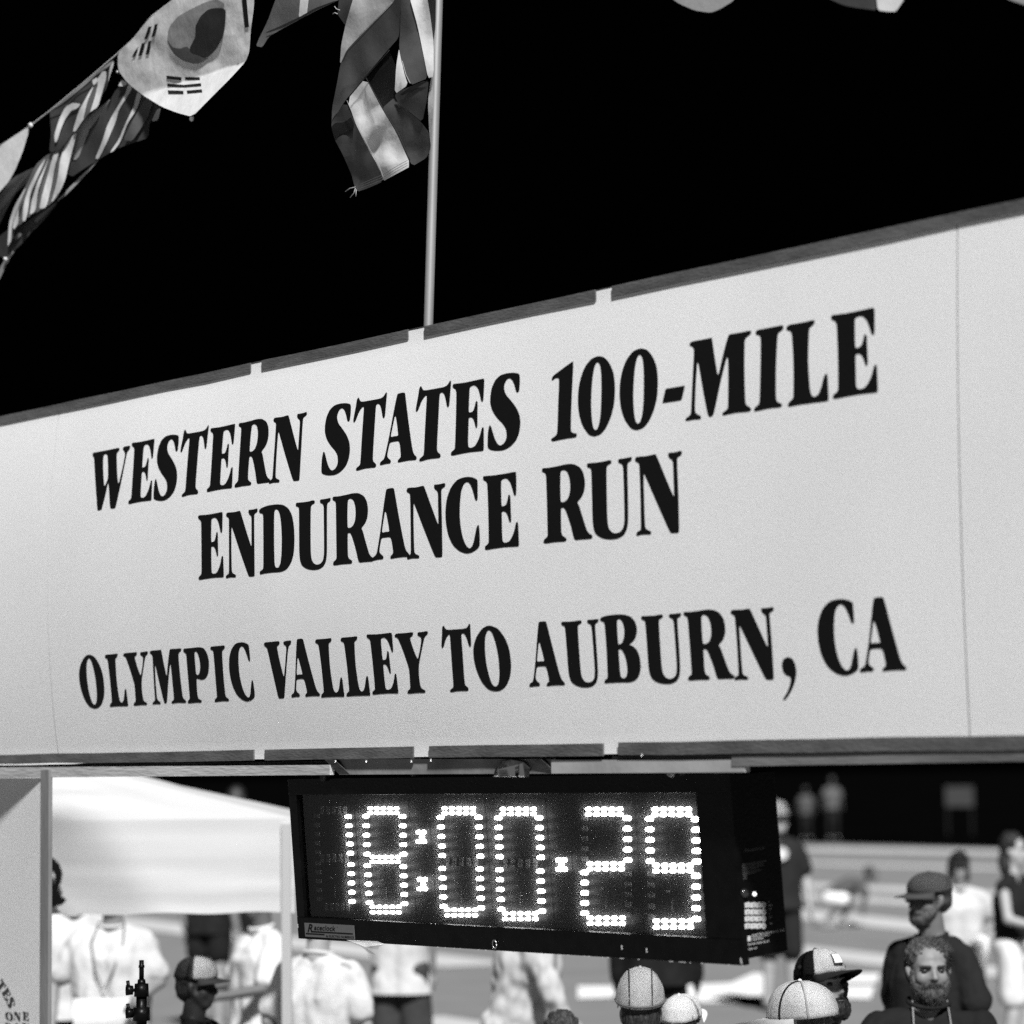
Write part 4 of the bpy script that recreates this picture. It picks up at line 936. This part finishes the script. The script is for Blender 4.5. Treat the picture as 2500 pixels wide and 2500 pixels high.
    remesh('body', bm, vox, skin_mat(skin), root, 3, None, lambda q: -sum(.010 * math.exp(-((q - e).length / .015) ** 2) for e in ec))
    # eyes, brows
    for s_ in (-1, 1):
        bm = bmesh.new(); hell(bm, (s_ * .030, .0730, .003), (.0145, .0085, .0075), seg=10); from_bm('eye', bm, mat('eye_dark', .03, .3), root, True, True)
        bm = bmesh.new(); cap_bm(bm, hp(s_ * .014, .094, .024), hp(s_ * .046, .080, .026), .0045, .0035, 6); from_bm('eyebrow', bm, hair_mat(.06), root, True, True)
    if vox < .0125:
        bm = bmesh.new(); hell(bm, (0, .0935, -.064), (.020, .004, .0022), seg=8); from_bm('mouth', bm, mat('lip_dark', .10, .5), root, True, True)
    # ---- shirt
    if shirt is not None:
        bm = bmesh.new(); fz = fat
        up = (nk - ch).normalized()
        tv = (ch - pe)
        def rg(p, rx, ry): return (p, rx * fz, ry * fz)
        bot = pe + tv * ((hem - .98) / .30) if tv.length > .01 else pe
        belc = Vector((0, .02 + belly, 0))
        for (a, b, ra, rb) in ((nk + Vector((0, -.01, -.075)), ch, .064, .14), (ch, pe, .135, .13), (pe, bot - tv.normalized() * .06, .13, .152 if hem < .87 else .138)):
            for sx in (-1, 1):
                wx = .055
                cap_bm(bm, Vector(a) + Vector((sx * (.05 if a is not ch else wx + .01), 0, 0)), Vector(b) + Vector((sx * wx, 0, 0)), ra * fz, rb * fz, 14)
        if belly: ell_bm(bm, pe.lerp(ch, .35) + belc, (.16, .14, .17))
        for s_ in (0, 1):
            cap_bm(bm, nk.lerp(V('sh', s_), .35) + Vector((0, 0, -.02)), V('sh', s_) + Vector((0, 0, -.005)), .062, .064, 12)
            if sleeve == 'short':
                q = V('sh', s_).lerp(V('el', s_), .75); cap_bm(bm, V('sh', s_), q, .064, .076, 12)
            elif sleeve == 'long':
                cap_bm(bm, V('sh', s_), V('el', s_), .072, .060, 12); cap_bm(bm, V('el', s_), V('wr', s_), .058, .044, 12)
            else: cap_bm(bm, V('sh', s_) + Vector((0, 0, .0)), V('sh', s_).lerp(ch, .3), .05, .08, 10)
        seed = px * .37
        dn = (bot - pe); 
        cut = [(bot, -tv.normalized())]
        disp = lambda c: fold * .016 * noise.noise(Vector((c.x * 9 + seed, c.y * 9, c.z * 4))) + fold * .008 * noise.noise(Vector((c.x * 22, c.y * 22 + seed, c.z * 14)))
        remesh('shirt', bm, vox * 1.2, wear_mat(shirt), root, 5, cut, disp)
        if sleeve in ('short', 'long') and shirt > .01:
            pts = [nk + Vector((.072 * math.cos(a), .066 * math.sin(a) + .004, .004 - .012 * math.sin(a))) for a in [2 * math.pi * k / 16 for k in range(17)]]
            bm = bmesh.new(); bm_tube(bm, pts, .011, 6, False); from_bm('collar', bm, wear_mat(shirt), root, True, True)
    # ---- trousers or shorts
    if pants is not None:
        bm = bmesh.new()
        for s_ in (0, 1):
            h_, k_, a_ = V('hip', s_), V('kn', s_), V('an', s_)
            ell_bm(bm, h_ + Vector((0, -.01, .02)), (.108, .118, .10))
            if plen >= 1: cap_bm(bm, h_, k_, .108, .078, 12); cap_bm(bm, k_, a_ + Vector((0, 0, .02)), .078, .062, 12)
            else: cap_bm(bm, h_, h_.lerp(k_, plen * 1.6), .108, .105, 12)
        ell_bm(bm, pe, (.168, .122, .11))
        remesh('trousers' if plen >= 1 else 'shorts', bm, vox * 1.2, wear_mat(pants), root, 4, None, lambda c: .010 * noise.noise(Vector((c.x * 12, c.y * 12 + px, c.z * 6))))
    for s_ in (0, 1):
        an = V('an', s_); bm = bmesh.new()
        cap_bm(bm, an + Vector((0, -.035, -.04)), an + Vector((0, .15, -.045)), .045, .038, 10); cap_bm(bm, an + Vector((0, -.01, -.0)), an + Vector((0, -.01, -.05)), .045, .048, 10)
        for v in bm.verts: v.co.z = max(v.co.z, an.z - .083)
        from_bm('shoe', bm, mat('shoe', .25, .6), root, True, True)
    # ---- hair
    if hair:
        hv, style = hair
        bm = bmesh.new(); rnd = random.Random(int(px))
        hell(bm, (0, -.024, .045), (.085, .092, .088)); hell(bm, (0, -.045, -.01), (.078, .065, .075))
        if style != 'short':
            for k in range(26):
                a = rnd.uniform(0, 2 * math.pi); e = rnd.uniform(.1, 1.35)
                x, y, z = math.cos(a) * math.cos(e) * .080, math.sin(a) * math.cos(e) * .085 - .022, math.sin(e) * .088 + .045
                r = rnd.uniform(.014, .022)
                if y > .045 and z < .075: continue
                hell(bm, (x, y, z), (r, r, r * .8), seg=8)
            for s_ in (-1, 1): hell(bm, (s_ * .070, -.02, .010), (.014, .035, .045), seg=10)
        if style == 'long':
            hell(bm, (0, -.06, -.08), (.095, .055, .11)); hell(bm, (.05, -.045, -.12), (.045, .045, .08)); hell(bm, (-.05, -.045, -.12), (.045, .045, .08))
        if style == 'bushy':
            for k in range(22):
                a = rnd.uniform(.9, 1.9) * -math.pi / 1.4; z = rnd.uniform(-.11, .07)
                hell(bm, (math.cos(a) * .085, math.sin(a) * .095 - .03, z), (.035, .035, .035), seg=8)
        if style == 'bob':
            for s_ in (-1, 1): cap_bm(bm, hp(s_ * .075, .01, .04), hp(s_ * .08, .025, -.10), .024, .020, 8)
            hell(bm, (0, -.05, -.06), (.085, .05, .09))
        remesh('hair', bm, max(vox * .7, .007), hair_mat(hv), root, 2, None, lambda c: .004 * noise.noise(c * 70) + .004 * noise.noise(Vector((c.x * 160, c.y * 160, c.z * 60))))
    if beard:
        bm = bmesh.new()
        hell(bm, (0, .052, -.098), (.050, .050, .046)); hell(bm, (0, .035, -.125), (.040, .042, .035))
        for s_ in (-1, 1):
            cap_bm(bm, hp(s_ * .068, .012, -.005), hp(s_ * .060, .030, -.055), .010, .016, 8); cap_bm(bm, hp(s_ * .060, .028, -.055), hp(s_ * .028, .060, -.10), .019, .026, 8)
            cap_bm(bm, hp(s_ * .004, .098, -.048), hp(s_ * .030, .084, -.062), .0065, .007, 8); cap_bm(bm, hp(s_ * .032, .082, -.060), hp(s_ * .030, .070, -.095), .010, .014, 8)
        remesh('beard', bm, .007, hair_mat(beard), root, 1, None, lambda c: .006 * noise.noise(c * 60) + .003 * noise.noise(c * 130))
    # ---- cap
    if cap:
        cv, bv, fv = cap.get('crown', .5), cap.get('brim', .5), cap.get('front')
        tl_ = cap.get('tilt', 0); big_ = cap.get('size', 1.0)
        cm = hm @ Matrix.Translation((0, -.012, .035)) @ Matrix.Rotation(R(tl_), 4, 'X')
        def dome(th, sel, rx=.089, ry=.106, rz=.100, nu=36, nv=11):
            bm = bmesh.new(); g = []
            for j in range(nv + 1):
                e = j / nv * math.pi / 2
                ring = []
                for i in range(nu + 1):
                    a = sel[0] + (sel[1] - sel[0]) * i / nu
                    prof = math.cos(e) ** .8 if e < 1.57 else 0
                    fr_ = max(0, math.sin(a)) * .012 * math.sin(2 * e) * cap.get('peak', 1)
                    wob = 1 + .035 * noise.noise(Vector((math.cos(a) * prof * 2.2 + px * .1, math.sin(a) * prof * 2.2, math.sin(e) * 2))) + .014 * noise.noise(Vector((math.cos(a) * prof * 7, math.sin(a) * prof * 7 + px, math.sin(e) * 6)))
                    ring.append(bm.verts.new(cm @ (Vector((math.cos(a) * prof * (rx + th) * wob, math.sin(a) * (prof * (ry + th) + fr_) * wob, math.sin(e) * (rz + th) * (wob if j > 1 else 1) + .004)) * big_)))
                g.append(ring)
            for j in range(nv):
                for i in range(nu):
                    try: bm.faces.new((g[j][i], g[j][i + 1], g[j + 1][i + 1], g[j + 1][i]))
                    except ValueError: pass
            bmesh.ops.solidify(bm, geom=list(bm.faces), thickness=.003)
            return bm
        from_bm('cap_crown', dome(0, (0, 2 * math.pi)), wear_mat(cv), root, True, True)
        if fv is not None: from_bm('cap_front', dome(.003, (R(cap.get('fa', 32)), R(180 - cap.get('fa', 32)))), wear_mat(fv), root, True, True)
        bm = bmesh.new(); g = []
        blen = cap.get('len', .078)
        for j in range(7):
            t = j / 6; ring = []
            for i in range(15):
                s_ = -1 + 2 * i / 14
                a = math.pi / 2 - s_ * R(62)
                x0_, y0_ = math.cos(a) * .091, math.sin(a) * .108
                ext = blen * (1 - abs(s_) ** 2.6)
                ring.append(bm.verts.new(cm @ (Vector((x0_ * (1 + .05 * t), y0_ + ext * t, .008 - .026 * (s_ ** 2) * (t ** .5) * cap.get('curve', 1) - .010 * t)) * big_)))
            g.append(ring)
        for j in range(6):
            for i in range(14):
                try: bm.faces.new((g[j][i], g[j][i + 1], g[j + 1][i + 1], g[j + 1][i]))
                except ValueError: pass
        bmesh.ops.remove_doubles(bm, verts=bm.verts, dist=1e-5)
        bmesh.ops.solidify(bm, geom=list(bm.faces), thickness=.004)
        from_bm('cap_brim', bm, wear_mat(bv), root, True, True)
        bm = bmesh.new(); bmesh.ops.create_uvsphere(bm, u_segments=8, v_segments=6, radius=.007 * big_, matrix=cm @ Matrix.Translation((0, 0, .105 * big_)))
        from_bm('cap_button', bm, wear_mat(bv), root, True, True)
        for sv, xx in cap.get('seams', ()):
            pts = []
            for k in range(19):
                a = -1.50 + 3.0 * k / 18 if sv != 0 else 0
                t_ = (-1 + 2 * k / 18); ym = .106 * math.sqrt(max(0, 1 - (xx / .089) ** 2)); yy = ym * math.sin(t_ * 1.5) / math.sin(1.5)
                rho = min(1, math.sqrt((xx / .089) ** 2 + (yy / .106) ** 2)); e_ = math.acos(min(1, rho ** 1.25))
                fr_ = max(0, yy / .106) * .012 * math.sin(2 * e_) * cap.get('peak', 1)
                pts.append(cm @ (Vector((xx * 1.01, (yy + fr_) * 1.015, math.sin(e_) * .102 + .0055)) * big_))
            bm = bmesh.new(); bm_tube(bm, pts, cap.get('seamr', .0022), 5); from_bm('cap_piping', bm, wear_mat(sv), root, True, True)
        for sv, az in cap.get('merid', ()):
            pts = []
            for k in range(13):
                e_ = math.pi / 2 * (1 - k / 12) ; a = R(az); pr = math.cos(e_) ** .8 if e_ < 1.57 else 0
                fr_ = max(0, math.sin(a)) * .012 * math.sin(2 * e_) * cap.get('peak', 1)
                pts.append(cm @ (Vector((math.cos(a) * pr * .0905, math.sin(a) * (pr * .1075 + fr_), math.sin(e_) * .1015 + .004)) * big_))
            bm = bmesh.new(); bm_tube(bm, pts, cap.get('seamr', .0022), 5); from_bm('cap_piping', bm, wear_mat(sv), root, True, True)
        if 'band' in cap:
            pts = [cm @ (Vector((math.cos(a) * .0905, math.sin(a) * .1075, .012)) * big_) for a in [R(180) + R(180) * k / 14 for k in range(15)]]
            bm = bmesh.new(); bm_tube(bm, pts, [.0045] * 15, 6); from_bm('cap_band', bm, wear_mat(cap['band']), root, True, True)
        if 'logo' in cap:
            for (hw, hh, z_, vv, o_) in ((.026, .022, .052, .02, .0035), (.021, .017, .055, .75, .006)):
                vs = []; fs = []
                for j in range(4):
                    for i in range(6):
                        a = math.pi / 2 - (-hw + 2 * hw * i / 5) / .1
                        zz = z_ - hh + 2 * hh * j / 3; e = math.asin(min(.99, zz / .107)); pr = math.cos(e) ** .8
                        fr_ = max(0, math.sin(a)) * .012 * math.sin(2 * e)
                        vs.append(cm @ (Vector((math.cos(a) * pr * (.092 + o_), math.sin(a) * (pr * (.109 + o_) + fr_), zz)) * big_))
                for j in range(3):
                    for i in range(5): k = j * 6 + i; fs.append((k, k + 1, k + 7, k + 6))
                mk('cap_badge', vs, fs, wear_mat(vv), root, True, True)
    if glasses:
        bm = bmesh.new()
        for s_ in (-1, 1):
            hell(bm, (s_ * .033, .088, .004), (.028, .007, .018), (0, 0, -s_ * 14), 12)
            cap_bm(bm, hp(s_ * .060, .074, .010), hp(s_ * .080, -.005, .008), .0035, .003, 6)
        cap_bm(bm, hp(-.01, .097, .008), hp(.01, .097, .008), .003, .003, 6)
        from_bm('sunglasses', bm, mat('dark_lens', .008, .15, spec=.6), root, True, True)
    if extra: extra(root, hp, V)
    return root
def strands(root, src, n, length, r, m, comb, up=0.3, seed=1):
    rnd = random.Random(seed); me = src.data; bm = bmesh.new()
    ps = me.polygons; co = comb
    for _ in range(n):
        p = ps[rnd.randrange(len(ps))]; c0 = p.center.copy(); nn = p.normal.copy()
        d = (nn * up + co(c0) + Vector((rnd.uniform(-.3, .3), rnd.uniform(-.3, .3), rnd.uniform(-.3, .3)))).normalized()
        d2 = (d + co(c0) * .6).normalized(); L = length * rnd.uniform(.5, 1.3)
        bm_tube(bm, [c0 - d * .003, c0 + d * L * .5, c0 + d * L * .5 + d2 * L * .5], [r, r * .8, r * .3], 3, False)
    o = from_bm('strands', bm, m, root, False, True); o['kind'] = 'stuff'
    return o
def localtube(root, name, pts, r, m, n=6):
    bm = bmesh.new(); bm_tube(bm, pts, r, n); return from_bm(name, bm, m, root, True, True)

# --- nearest spectators
def x_beard(root, hp, V):
    nk = V('neck'); hc = V('head')
    hs_ = next(o for o in root.children if o.name.startswith('hair')); bd_ = next(o for o in root.children if o.name.startswith('beard'))
    strands(root, hs_, 2600, .034, .0011, hair_mat(.045), lambda q: Vector((-.55 + .3 * noise.noise(q * 20), -.55, .25 if q.z > hc.z + .07 else -.7)), .30, 2)
    strands(root, bd_, 1500, .014, .0010, hair_mat(.04), lambda q: Vector((0, .15, -.9)), .25, 3)
    for s_, w in ((-1, .075), (1, .085)):
        localtube(root, 'drawstring', [nk + Vector((s_ * .075, .03, .035)), nk + Vector((s_ * w, .10, -.06)), nk + Vector((s_ * w * 1.05, .155, -.16)), nk + Vector((s_ * w, .165, -.40))], .0032, wear_mat(.25))
    bm = bmesh.new()
    for k in range(9):
        t = k / 8
    pts = [nk + Vector((math.cos(a) * .088, math.sin(a) * .078 + .005, .030 - .022 * math.sin(a))) for a in [R(-30) + R(240) * k / 16 for k in range(17)]]
    bm_tube(bm, pts, [.010] * 17, 8); from_bm('jacket_collar', bm, wear_mat(.012), root, True, True)
    bm = bmesh.new(); bmesh.ops.create_cone(bm, cap_ends=True, segments=16, radius1=.020, radius2=.020, depth=.004, matrix=Matrix.Translation(nk + Vector((.01, .172, -.16))) @ Matrix.Rotation(R(80), 4, 'X'))
    from_bm('chest_badge', bm, wear_mat(.10), root, False, True)
make_person('bearded man with tousled hair in a black jacket looking straight at the camera', 1743, 10.7, 1.55, 3, hs=(1.15, 1.05, .96), skin=.20, shirt=.010, sleeve='long', hyaw=-4, hpitch=-2,
            hair=(.06, 'short'), beard=.055, vox=.009, extra=x_beard, fat=1.2, pose=dict(sh=((-.22, 0, 1.39), (.22, 0, 1.39)), el=((-.31, .02, 1.13), (.31, .02, 1.13)), wr=((-.24, .16, .95), (.24, .16, .95))))
make_person('man in a cap, sunglasses and a black polo shirt behind the bearded man', 1750, 12.3, 1.75, -48, hs=(1.03, 1.0, .84), skin=.13, shirt=.014, hyaw=8, hpitch=-3, hair=(.03, 'short'),
            cap=dict(crown=.10, brim=.05, len=.085, tilt=-2), beard=.06, glasses=True, vox=.010, fat=1.02, pants=.02, plen=1)
make_person('person in a black cap with a white badge front turned towards the right', 1541, 9.9, 1.555, 50, skin=.26, shirt=.012, sleeve='long', hyaw=12, hpitch=8, hair=(.012, 'bushy'),
            cap=dict(crown=.010, brim=.012, front=.62, logo=1, tilt=4, size=1.06, len=.10), beard=.012, vox=.010)
make_person('person in a white running cap with dark piping, nearest below the clock', 1549, 8.7, 1.58, -84, skin=.24, shirt=.5, hyaw=-4, hpitch=0, hair=(.03, 'short'),
            cap=dict(crown=.80, brim=.74, tilt=-4, size=1.18, len=.11, curve=.8, peak=.2, merid=((.02, 128), (.35, 175), (.35, 60)), seamr=.0034), vox=.010, pose=dict(neck=(0, .03, 1.45), head=(0, .09, 1.575)))
make_person('person seen from behind in a pale cap with thin dark seams', 1203, 9.6, 1.49, 178, hs=(1, 1, 1.2), skin=.25, shirt=.5, hair=(.03, 'short'),
            cap=dict(crown=.76, brim=.5, size=1.12, seams=((.03, -.040), (.03, .040)), band=.16, tilt=10, peak=.2, seamr=.0028), vox=.010)
make_person('person with a plain white cap beside the pale seamed cap', 1279, 9.9, 1.41, 150, skin=.2, shirt=.3, hair=(.02, 'short'), cap=dict(crown=.8, brim=.8, tilt=10), vox=.011)
make_person('dark haired person whose head just shows at the bottom under the khaki figure', 1055, 10.4, 1.32, 180, skin=.25, shirt=.3, hair=(.035, 'messy'), vox=.011)
make_person('man in a trucker cap, face coloured dark for shadow, seen in profile at the lower left', 368, 11.5, 1.45, 72, skin=.022, shirt=.012, sleeve='long', hyaw=0, hpitch=-2, hair=(.015, 'short'),  # shade on face and brim put into dark skin and brim colours
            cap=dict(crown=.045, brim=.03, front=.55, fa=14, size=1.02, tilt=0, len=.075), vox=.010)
# --- standing people by the tent
def x_lan(root, hp, V):
    nk = V('neck')
    localtube(root, 'neck_strap', [nk + Vector((-.07, .02, .02)), nk + Vector((-.09, .13, -.09)), nk + Vector((-.05, .19, -.24)), nk + Vector((0, .205, -.34)), nk + Vector((.05, .19, -.24)), nk + Vector((.09, .13, -.09)), nk + Vector((.07, .02, .02))], .006, wear_mat(.12))
    box('bib', -.15, .17, .185, .195, .76, 1.08, wear_mat(.85), root, None, 0.0, True)
make_person('large person in a white t-shirt with a dark cord round the neck, under the tent', 213, 15.0, 1.68, -6, skin=.22, shirt=.52, hair=(.05, 'messy'), fat=1.22, fold=1.5, hem=.80, belly=.0, vox=.013, extra=x_lan,
            pose=dict(el=((-.27, .0, 1.16), (.33, .02, 1.15)), wr=((-.2, .22, 1.08), (.31, .12, .92))))
make_person('person in a white shirt close to the left post, partly hidden', 136, 16.0, 1.70, 30, skin=.22, shirt=.52, hair=(.12, 'messy'), fat=1.1, vox=.014)
make_person('person with black shorts far behind the trucker cap', 391, 24.0, 1.70, 160, skin=.30, shirt=.012, hair=(.03, 'short'), pants=.012, plen=.35, vox=.016)
make_person('person in a pale grey shirt holding a camera with a dark arm', 492, 15.2, 1.64, -60, skin=.10, shirt=.66, hair=(.03, 'short'), fat=1.15, vox=.013,
            pose=dict(el=((-.26, .10, 1.14), (.26, .06, 1.14)), wr=((-.18, .36, 1.10), (.16, .34, 1.12))), extra=lambda root, hp, V: box('camera_body', -.10, .06, .38, .45, 1.08, 1.17, M_blk, root, None, .008, True))
make_person('person in a bright white t-shirt just right of the tent leg', 600, 13.0, 1.64, 150, skin=.30, shirt=.52, hair=(.05, 'short'), fat=1.18, fold=1.6, hem=.70, vox=.013, pants=.3, plen=.6,
            pose=dict(el=((-.27, -.05, 1.15), (.27, 0, 1.15))))
make_person('person in a white shirt and dark shorts below the clock', 754, 18.0, 1.74, 165, skin=.25, shirt=.52, hair=(.1, 'short'), hem=.80, pants=.045, plen=.5, vox=.014, fat=1.06, pose=dict(el=((-.2, -.02, 1.14), (.2, .0, 1.15)), wr=((-.17, .1, .95), (.19, .08, .93))))
make_person('person in pale khaki clothes walking below the clock', 972, 14.6, 1.72, 70, skin=.36, shirt=.42, sleeve='long', hair=(.2, 'short'), pants=.36, plen=1, vox=.013, fat=1.15, fold=2.4,
            pose=dict(chest=(0, .08, 1.27), neck=(0, .14, 1.44), head=(0, .2, 1.60), sh=((-.185, .12, 1.40), (.185, .12, 1.40)), el=((-.25, .02, 1.16), (.24, .25, 1.17)), wr=((-.22, -.05, .93), (.20, .34, .98)), kn=((-.1, .14, .5), (.1, -.02, .5)), an=((-.1, .2, .085), (.1, -.2, .09))))
make_person('dark clothed person standing behind the pale seamed cap', 1233, 17.6, 1.76, 175, skin=.12, shirt=.010, sleeve='long', hair=(.02, 'short'), pants=.012, plen=.5, vox=.015, fat=1.15)
# --- people on the field
def x_bag(root, hp, V):
    bm = bmesh.new(); cap_bm(bm, (-.17, .15, 1.00), (-.15, .15, .84), .075, .06, 12, .7)
    from_bm('white_pouch', bm, wear_mat(.85), root, True, True)
make_person('woman in a dark cap, bright white t-shirt and dark shorts on the field', 1806, 21.0, 1.54, -10, skin=.24, shirt=.52, hair=(.03, 'bob'), hem=.95, pants=.04, plen=.42, vox=.014, hyaw=10, extra=x_bag, cap=dict(crown=.03, brim=.03, len=.05),
            pose=dict(el=((-.30, -.08, 1.18), (.33, -.06, 1.18)), wr=((-.14, .12, 1.02), (.20, .10, 1.0))))
make_person('person in a black top and pale shorts at the right edge', 1908, 20.0, 1.70, 55, skin=.36, shirt=.012, sleeve='none', hair=(.015, 'long'), hem=1.0, pants=.66, plen=.5, vox=.014,
            pose=dict(el=((-.24, .02, 1.15), (.24, .06, 1.15)), wr=((-.2, .22, 1.05), (.2, .26, 1.10))))
make_person('tall runner in a dark t-shirt and shorts beside the clock', 1466, 25.5, 1.86, 12, skin=.36, shirt=.018, hair=(.1, 'short'), beard=.3, pants=.015, plen=.6, vox=.016, fat=1.08,
            cap=dict(crown=.45, brim=.4), extra=lambda root, hp, V: mk('chest_print', [(.02 + .055 * math.cos(a), .168, 1.33 + .055 * math.sin(a)) for a in [2 * math.pi * k / 16 for k in range(16)]], [tuple(range(16))], wear_mat(.6), root, False, True))
make_person('runner in bright white shorts crouching over on the far field', 1582, 38.0, 1.60, 80, skin=.12, shirt=.085, hair=(.03, 'short'), pants=.88, plen=.5, vox=.017, hem=.9,
            pose=dict(pelvis=(0, -.16, .46), chest=(0, .14, .62), neck=(0, .33, .70), head=(0, .46, .78), hip=((-.13, -.14, .42), (.13, -.14, .42)), kn=((-.26, .16, .46), (.26, .10, .42)), an=((-.24, .0, .085), (.24, -.22, .085)),
                      sh=((-.18, .28, .66), (.18, .28, .66)), el=((-.25, .36, .48), (.25, .36, .48)), wr=((-.18, .34, .30), (.2, .34, .30))))
# --- far figures, the darkness put into their skin and clothes colours
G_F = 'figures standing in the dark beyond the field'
make_person('taller figure in a grey top, coloured dim for the dark beyond the field', 1570, 80.0, 1.80, 5, skin=.05, shirt=.10, hair=(.01, 'short'), pants=.012, plen=1, vox=.03, group=G_F)
make_person('shorter figure in a grey top, coloured dim, beside the taller one', 1520, 80.0, 1.52, -10, skin=.04, shirt=.08, hair=(.01, 'short'), pants=.012, plen=1, vox=.03, group=G_F)
make_person('figure with skin and clothes coloured dim, above the sloping edge of the tent roof', 446, 31.0, 2.02, 0, skin=.06, shirt=.014, hair=(.01, 'short'), pants=.01, plen=1, vox=.02)  # darkened skin and clothes stand in for dim light here
# --- board far off, its dimness put into near-black colours
bd = at(1810, 1503, 84.0)
nb = thing('notice_board', (bd.x, bd.y, 0), 'small rectangular board on two legs, coloured dim for the dark beyond the field', 'sign', rot=(0, 0, math.atan2(RGT.y, RGT.x)))
box('board_face', -.42, .42, -.02, .02, bd.z - .30, bd.z + .30, mat('dim_board', .035, .8, .15, 3), nb, None, .01, True)
for x in (-.36, .36): box('leg', x - .03, x + .03, -.02, .02, 0.0, bd.z - .301, mat('dim_leg', .002, .8), nb, None, 0, True)
# --- black lighting stand top near the lower left
sb = at(267, 1880, 9.0); sb.z = 0
st = thing('equipment_stand', sb, 'black telescopic equipment stand with clamp knobs at the lower left', 'stand')
zz = lambda y: at(267, y, 9.0).z
def cyl(name, r0, r1, z0, z1, x=0, y=0, n=16):
    bm = bmesh.new(); bmesh.ops.create_cone(bm, cap_ends=True, segments=n, radius1=r0, radius2=r1, depth=z1 - z0, matrix=Matrix.Translation((x, y, (z0 + z1) / 2)))
    return from_bm(name, bm, M_blk, st, True, True)
M_st = M_blk
cyl('spigot', .008, .0075, zz(1848), zz(1812)); cyl('spigot_cap', .010, .009, zz(1826), zz(1821)); cyl('collar', .014, .012, zz(1860), zz(1848)); cyl('upper_tube', .013, .013, zz(1885), zz(1860.2))
cyl('clamp', .024, .022, zz(1880), zz(1856)); cyl('middle_tube', .017, .017, zz(1935), zz(1880.2)); cyl('clamp', .028, .026, zz(1925), zz(1900)); cyl('lower_tube', .021, .021, .55, zz(1935.5)); cyl('clamp', .033, .031, .52, .60)
for y_, s_ in ((1868, -1), (1911, -1)):
    z = zz(y_); bm = bmesh.new(); bmesh.ops.create_cone(bm, cap_ends=True, segments=12, radius1=.017, radius2=.014, depth=.022, matrix=Matrix.Translation((RGT * (s_ * .038)) + Vector((0, 0, z))) @ (RGT.to_track_quat('Z', 'Y').to_matrix().to_4x4()))
    from_bm('knob', bm, M_blk, st, True, True); localtube(st, 'knob_shaft', [Vector((0, 0, z)), RGT * (s_ * .04) + Vector((0, 0, z))], .006, M_blk)
    localtube(st, 'lever', [RGT * (s_ * .040) + Vector((0, 0, z)), RGT * (s_ * .044) + Vector((0, 0, z + .03))], .006, M_blk)
for k in range(3):
    a = k * 2 * math.pi / 3 + .3; localtube(st, 'leg', [Vector((0, 0, .55)), Vector((math.cos(a) * .5, math.sin(a) * .5, .01))], .011, M_blk)
    localtube(st, 'brace', [Vector((0, 0, .30)), Vector((math.cos(a) * .26, math.sin(a) * .26, .29))], .007, M_blk)
